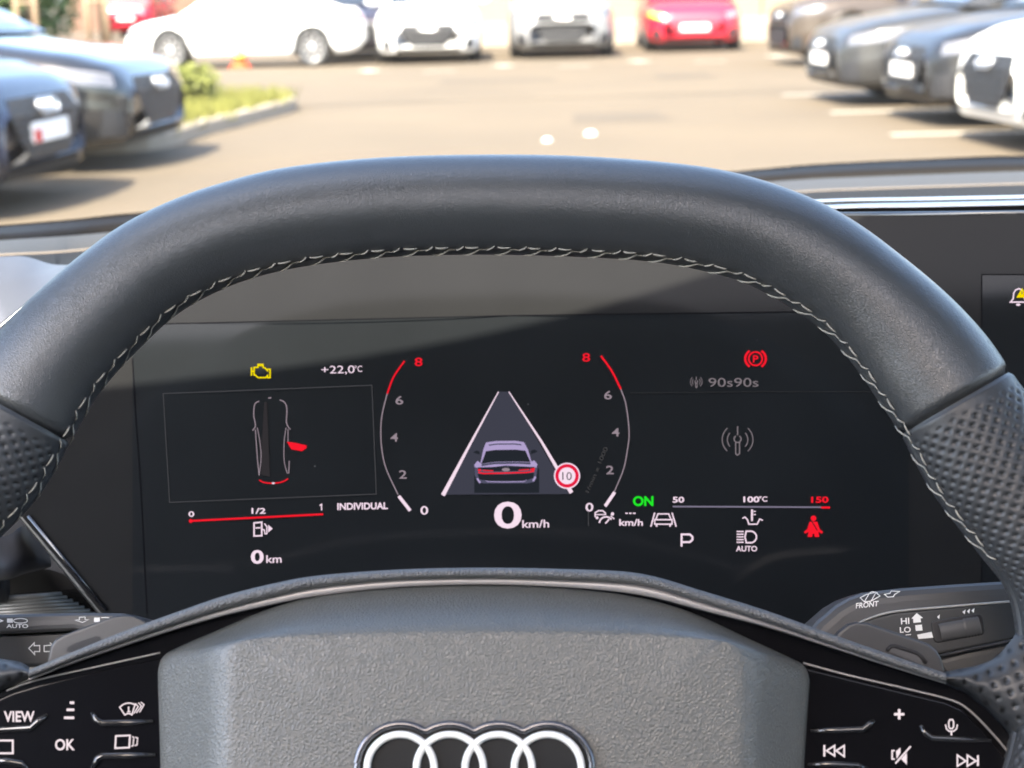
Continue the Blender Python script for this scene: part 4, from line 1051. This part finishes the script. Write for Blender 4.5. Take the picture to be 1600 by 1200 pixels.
i = bink(); i.stroke([(181, 1150), (203, 1149), (202, 1168), (180, 1169)], 2.6, True).stroke([(206, 1151), (209, 1152), (208, 1165), (205, 1166)], 1.7).stroke([(211, 1152), (215, 1153), (214, 1164), (210, 1165)], 1.7).make('button_symbol', M_BACKLIT, lp)
bink().rect(1397, 1114, 1413, 1118).rect(1403, 1108, 1407, 1124).make('button_symbol', M_BACKLIT, rp)
i = bink(); i.stroke([(1482.5, 1128), (1484, 1124.5), (1488.5, 1124.5), (1490, 1128), (1490, 1135), (1488, 1138.5), (1484.5, 1138.5), (1482.5, 1135)], 2.2, True).stroke([(1477.5, 1132), (1479, 1139), (1483, 1142.5), (1490, 1142.5), (1494.5, 1139), (1496, 1132)], 2).stroke([(1486.5, 1142), (1486.5, 1149)], 2.6).make('button_symbol', M_BACKLIT, rp)
i = bink(); i.stroke([(1288, 1164), (1288, 1182)], 3).stroke([(1304, 1165), (1304, 1181), (1291.5, 1173)], 2.4, True).stroke([(1319, 1165), (1319, 1182), (1306.5, 1173)], 2.4, True).make('button_symbol', M_BACKLIT, rp)
i = bink(); i.stroke([(1398, 1173), (1394, 1173), (1394, 1186), (1398, 1186)], 2.4).poly([(1400, 1174), (1407, 1168), (1407, 1176), (1401, 1186)]).stroke([(1399, 1193), (1423, 1166)], 2.6).poly([(1408, 1186), (1417, 1176), (1417, 1195)]).make('button_symbol', M_BACKLIT, rp)
i = bink(); i.stroke([(1496, 1180), (1496, 1197), (1509, 1189)], 2.4, True).stroke([(1511.5, 1180), (1511.5, 1197), (1525, 1189)], 2.4, True).stroke([(1528, 1180), (1528, 1197)], 3).make('button_symbol', M_BACKLIT, rp)
# airbag cover
OP = [((252, 1420), (352, 1420)), ((250, 1200), (354, 1200)), ((246.5, 1075), (356, 1065)), ((247, 1045), (357, 1030)), ((255, 1026), (360, 1012)), ((275, 1013), (372, 1003)), ((330, 989), (405, 996)), ((430, 948), (460, 992)),
      ((520, 927), (540, 990)), ((640, 917), (640, 988)), ((747, 914), (747, 987)), ((870, 918), (870, 988)), ((990, 932), (985, 990)), ((1080, 957), (1060, 994)), ((1170, 998), (1122, 1000)), ((1235, 1028), (1146, 1008)),
      ((1256, 1040), (1156, 1022)), ((1265, 1060), (1160, 1045)), ((1264, 1090), (1162, 1080)), ((1257, 1200), (1160, 1200)), ((1248, 1420), (1156, 1420))]
oo = catmull([a for a, b in OP], 100); pp = catmull([b for a, b in OP], 100)
def lerpr(u, h): return [W(a[0]+(b[0]-a[0])*u, a[1]+(b[1]-a[1])*u, h)-W_C for a, b in zip(oo, pp)]
rows = [lerpr(0, -.012), lerpr(0, -.002), lerpr(.012, -.0004), lerpr(.04, .0008), lerpr(.10, .0022)]
for u in (.25, .4, .55, .7, .8): rows.append(lerpr(u, .0022+.0165*(u-.10)/.75))
rows += [lerpr(.88, .0186), lerpr(.96, .0196), lerpr(1.04, .02005), lerpr(1.15, .0202)]
# close the plateau with rows towards the middle
cen = np.array((755, 1300.0))
for u in (.3, .6, .9):
    rr = []
    for a, b in zip(oo, pp):
        q0 = a+(b-a)*1.15; q1 = q0+(cen-q0)*u; rr.append(W(q1[0], q1[1], .0202+.0010*u)-W_C)
    rows.append(rr)
ab = loft('airbag_cover', rows, M_VINYL, sw)
ab['label'] = 'grey grained airbag cover with bevelled edges'
# emblem
EC = [(626, 1200), (703, 1200), (779, 1200), (856, 1200)]; ER = 58
def envelope(rad):
    x0, x1 = EC[0][0]-rad, EC[-1][0]+rad; n = 120; top = []
    for i in range(n+1):
        x = x0+(x1-x0)*(1-math.cos(math.pi*i/n))/2
        top.append((x, max(math.sqrt(max(rad*rad-(x-c[0])**2, 0)) for c in EC)))
    return [(x, 1200-y) for x, y in top] + [(x, 1200+y) for x, y in reversed(top[1:-1])]
HE = .0231
emb = slab('emblem_plate', envelope(66), HE-.0012, .004, mat('emblem_black', (.012, .013, .014), .25), bevel=.0006, seg=3)
tube('emblem_bead', [W(x, y, HE-.0006)-W_C for x, y in envelope(68.5)], .0011, mat('emblem_bead_chrome', (.16, .16, .17), .22, metal=.9), emb, 8, closed=True)
M_RING = mat('emblem_white', (.74, .74, .70), .35)
for k, (x, y) in enumerate(EC):
    rows = []
    for rr, hh in ((ER, HE-.001), (ER-.4, HE+.0006), (ER-1.6, HE+.0009), (ER-3.5, HE+.0012), (ER-5.6, HE+.0013), (ER-7.7, HE+.0012), (ER-9.6, HE+.0009), (ER-10.8, HE+.0006), (ER-11.2, HE-.001)):
        rows.append([W(x+rr*math.cos(2*math.pi*i/56), y+rr*math.sin(2*math.pi*i/56), hh+.00004*k)-W_C for i in range(56)])
    loft('emblem_ring', rows, M_RING, emb, closed=True)
# perforated leather flaring from the rim into the spoke
def flare(topc, botc, nu, nv, label, bul=.010):
    tc_, bc_ = catmull(topc, nu), catmull(botc, nu)
    V = np.zeros((nu, nv, 3)); Q = np.zeros((nu, nv, 2))
    for i in range(nu):
        for j in range(nv):
            u = j/(nv-1); q = tc_[i]+(bc_[i]-tc_[i])*u
            ex = i/(nu-1); Q[i, j] = q
            V[i, j] = W(q[0], q[1], -.006+(bul+.004*ex)*math.sin(math.pi*min(1, .06+.94*u))**.6)-W_C
    best = np.full((nu, nv), 9.0); su, sv = .0056, .0058
    X_, Y_ = (Q[:, :, 0]*.9+Q[:, :, 1]*.42)*WPX, (-Q[:, :, 0]*.42+Q[:, :, 1]*.9)*WPX
    for ox, oy in ((0, 0), (.5, .5)):
        du = (X_/su-ox+.5) % 1-.5; dv = (Y_/sv-oy+.5) % 1-.5; best = np.minimum(best, np.hypot(du*su, dv*sv))
    hole = np.exp(-(best/.0008)**4)
    dep = -.0007*np.exp(-(best/.00095)**2)
    V = V+np.array(list(W_N))[None, None, :]*dep[:, :, None]
    f = [(i*nv+j, i*nv+j+1, (i+1)*nv+j+1, (i+1)*nv+j) for i in range(nu-1) for j in range(nv-1)]
    o = mesh('spoke_leather', V.reshape(-1, 3), f, M_PERF, sw, True); o['label'] = label
    at = o.data.attributes.new('hole', 'FLOAT', 'POINT'); at.data.foreach_set('value', hole.reshape(-1).astype(np.float32))
flare([(1476, 1050), (1500, 1045), (1529, 1039), (1557, 1026), (1580, 1000), (1610, 965), (1680, 930)], [(1480, 1068), (1506, 1080), (1540, 1105), (1572, 1140), (1606, 1188), (1650, 1265), (1700, 1400)], 200, 140, 'perforated leather where the spoke meets the rim beside the media buttons')
flare([(46, 1042), (30, 1034), (0, 1029), (-30, 1022), (-60, 1005), (-100, 965), (-170, 930)], [(44, 1062), (25, 1070), (0, 1082), (-40, 1100), (-90, 1120), (-150, 1180), (-230, 1400)], 160, 120, 'perforated leather where the spoke meets the rim beside VIEW')
# shift paddles
M_PADDLE = mat('paddle_grey', (.038, .038, .038), .38, metal=.3, bump=[('noise', 1500, .05, .0004)])
lpd = slab('shift_paddle', [(72, 1040), (78, 1010), (86, 999), (100, 991), (175, 963), (190, 961), (206, 961.5), (218, 966), (231, 973), (260, 985), (200, 1030), (120, 1060)], -.016, .004, M_PADDLE, bevel=.0011, seg=3)
prism('paddle_groove', [W(x, y, -.0158)-W_C for x, y in [(103, 1018), (107, 1011), (115, 1006), (150, 994), (156, 995), (158, 1001), (125, 1020)]], BACK(.0015), M_BLACKPL, lpd)
rpd = slab('shift_paddle', [(1300, 1000), (1312, 986), (1326, 975), (1338, 971.5), (1356, 973), (1430, 998), (1452, 1006), (1464, 1016), (1471, 1028), (1477, 1048), (1470, 1080), (1380, 1070)], -.016, .004, M_PADDLE, bevel=.0011, seg=3)
lpd['label'] = 'grey shift paddle overlapping the indicator stalk'; rpd['label'] = 'grey shift paddle overlapping the wiper stalk'
tube('paddle_groove', [W(x, y, -.0155)-W_C for x, y in [(1386, 1017), (1392, 1010), (1398, 1009), (1432, 1020), (1440, 1026), (1447, 1036)]], .0006, M_BLACKPL, rpd, 6)
prism('paddle_inset', [W(x, y, -.0157)-W_C for x, y in [(1389, 1018), (1394, 1012), (1399, 1011.5), (1430, 1022), (1437, 1027), (1444, 1040)]], BACK(.001), mat('paddle_inset_grey', (.055, .055, .058), .5), rpd)

# ================================================================== STALKS
M_STALK = mat('stalk_black', (.052, .051, .050), .40, bump=[('noise', 2600, .10, .0003)])
M_STALKF = mat('stalk_face', (.024, .025, .025), .45, bump=[('noise', 2600, .12, .0003)])
H0 = -.040
ls = thing('indicator_stalk', 'black light and indicator stalk with AUTO and arrow symbols at lower left', 'stalk', W(60, 1000, H0))
lo_ = W(60, 1000, H0)
def SL(h, org): return lambda x, y: W(x, y, h)-org
def sslab(name, pts, h, th, m, parent, org, bevel=0, seg=3): return prism(name, [W(x, y, h)-org for x, y in pts], BACK(th), m, parent, bevel, seg)
sslab('lever_top', [(-120, 964), (0, 960), (120, 957), (190, 958), (220, 966), (235, 985), (190, 1000), (115, 985.5), (0, 991), (-120, 994)], H0+.004, .018, M_STALK, ls, lo_, .0022)
sslab('lever_face', [(-120, 996), (0, 993.5), (118, 988), (200, 990), (200, 1040), (40, 1042), (-120, 1046)], H0+.001, .018, M_STALKF, ls, lo_, .0012)
def lk(): return Ink(SL(H0+.0043, lo_))
i = lk(); i.rect(11, 966.5, 20, 973).arc(32, 970, 11, 0, 360, 1.3, 20, 3.6).text('AUTO', 27, 978, 6, 34, bold=.02).stroke([(-6, 966), (4, 970), (-6, 974)], 1.5).make('light_symbol', M_PRINT, ls)
i = lk(); i.stroke([(124, 964.5), (133, 964), (133, 968), (139, 968), (129, 972.5), (117, 969), (124, 968.5)], 1.2, True).rect(147, 965, 156, 972).stroke([(158, 965), (170, 965), (176, 968.5), (170, 972), (158, 972)], 1.2).make('full_beam_symbol', M_PRINT, ls)
i = Ink(SL(H0+.0013, lo_)); i.stroke([(45, 1013), (53.5, 1004.5), (53.5, 1009), (62, 1008.5), (62, 1018), (54, 1018), (54, 1022.5)], 1.7, True).stroke([(80, 1008), (69, 1009), (69, 1018), (80, 1018)], 1.7).stroke([(78, 1004), (86, 1012), (78, 1021)], 1.7).make('indicator_symbol', M_PRINT, ls)
rs = thing('wiper_stalk', 'grey black wiper stalk with FRONT, HI and LO markings at lower right', 'stalk', W(1420, 990, H0))
ro_ = W(1420, 990, H0)
Z8 = lambda pts: [(1060+x*.35, 780+y*.35) for x, y in pts]
sslab('lever_top', Z8([(560, 620), (620, 545), (700, 475), (760, 440), (830, 415), (1000, 395), (1250, 377), (1440, 366), (1700, 352), (1750, 700), (1300, 800), (700, 760)]), H0, .022, M_STALK, rs, ro_, .0045, 4)
fc = sslab('lever_face', Z8([(700, 660), (760, 590), (830, 543), (960, 507), (1200, 484), (1490, 460), (1700, 448), (1720, 590), (1500, 622), (1180, 690), (1000, 720), (800, 720)]), H0+.0022, .006, M_STALKF, rs, ro_, .0010)
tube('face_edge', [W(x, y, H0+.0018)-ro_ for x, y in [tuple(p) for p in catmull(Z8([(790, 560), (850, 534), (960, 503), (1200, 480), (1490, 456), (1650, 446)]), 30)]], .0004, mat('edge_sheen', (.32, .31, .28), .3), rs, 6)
sslab('lever_lower', Z8([(1150, 712), (1300, 676), (1500, 640), (1720, 605), (1720, 760), (1200, 790)]), H0+.0012, .01, M_STALK, rs, ro_, .002)
tube('gap_line', [W(x, y, H0+.0024)-ro_ for x, y in Z8([(1170, 700), (1330, 664), (1500, 630), (1700, 598)])], .0006, M_BLACKPL, rs, 6)
tube('chrome_edge', [W(x, y, H0-.012)-ro_ for x, y in Z8([(1270, 728), (1340, 724), (1420, 722), (1480, 716)])], .0010, M_ALU, rs, 6)
well = sslab('thumbwheel_well', Z8([(1128, 552), (1140, 543), (1335, 512), (1350, 515), (1362, 530), (1368, 590), (1360, 604), (1160, 642), (1146, 636), (1138, 622)]), H0+.0026, .003, mat('well_black', (.008, .008, .009), .4), rs, ro_, .0005)
# thumbwheel: ribbed drum
wc, we = W(*Z8([(1166, 594)])[0], H0+.0022)-ro_, W(*Z8([(1345, 563)])[0], H0+.0022)-ro_
axd = (we-wc).normalized(); upd = W_N.cross(axd).normalized(); v, f = [], []; ns = 26; nr = 40
for i_ in range(ns+1):
    u = i_/ns; rib = .0008 if (u > .62 and (int((u-.62)*26) % 2 == 0)) else 0
    ln = (we-wc).length
    for k in range(nr+1):
        a = math.pi*k/nr; r_ = .0029*math.cos((u-.45)*.6)+rib*.6
        v.append(wc+axd*ln*u + upd*r_*1.02*math.cos(a) + W_N*(r_*.42*math.sin(a)))
for i_ in range(ns):
    for k in range(nr): f.append((i_*(nr+1)+k, i_*(nr+1)+k+1, (i_+1)*(nr+1)+k+1, (i_+1)*(nr+1)+k))
mesh('thumbwheel', v, f, mat('thumbwheel_grey', (.06, .06, .06), .4), well, True)
def rk(h): return Ink(SL(h, ro_))
zz8 = lambda *p: Z8(p)
i = rk(H0+.0004)
i.text('FRONT', *Z8([(843, 470)])[0], 8.5, 37, -6, bold=.02, shear=.2)
i.stroke(Z8([(812, 440), (840, 425), (880, 415), (900, 432), (860, 455), (830, 458)]), 1.3, True).stroke(Z8([(830, 458), (850, 425)]), 1.2).stroke(Z8([(860, 455), (880, 420)]), 1.2).stroke(Z8([(845, 425), (865, 412), (890, 418)]), 1.2)
i.stroke(Z8([(920, 425), (945, 420), (950, 410), (988, 412), (965, 425), (960, 435), (935, 437)]), 1.3, True).make('front_washer_symbol', M_PRINT, rs)
i = rk(H0+.0026)
i.text('HI', *Z8([(1012, 543)])[0], 10, 13, -3, bold=.015).text('LO', *Z8([(1013, 582)])[0], 9, 17, -3, bold=.015)
i.poly(Z8([(1040, 533), (1064, 508), (1092, 530), (1081, 532), (1083, 549), (1049, 552), (1048, 534)])).poly(Z8([(1057, 563), (1087, 560), (1090, 586), (1060, 588)])).poly(Z8([(1066, 605), (1130, 592), (1138, 618), (1072, 624)]))
i.stroke(Z8([(1015, 606), (1038, 604)]), 1.2)
i.poly(Z8([(1155, 525), (1167, 515), (1164, 535)]))
for k in range(3): i.poly(Z8([(1268+k*20, 503-k*3), (1282+k*20, 492-k*3), (1278+k*20, 514-k*3)]))
i.make('wiper_speed_marks', M_PRINT, rs)
# steering column cowl behind the hub
cw = thing('steering_column', 'black steering column cowl behind the wheel hub', 'steering column', W(747, 1150, -.05))
cwo = W(747, 1150, -.05)
prism('cowl', [W(x, y, -.03)-cwo for x, y in [(420, 985), (600, 940), (747, 930), (900, 940), (1080, 985), (1100, 1500), (400, 1500)]], BACK(.11), M_BLACKPL, cw, .006)
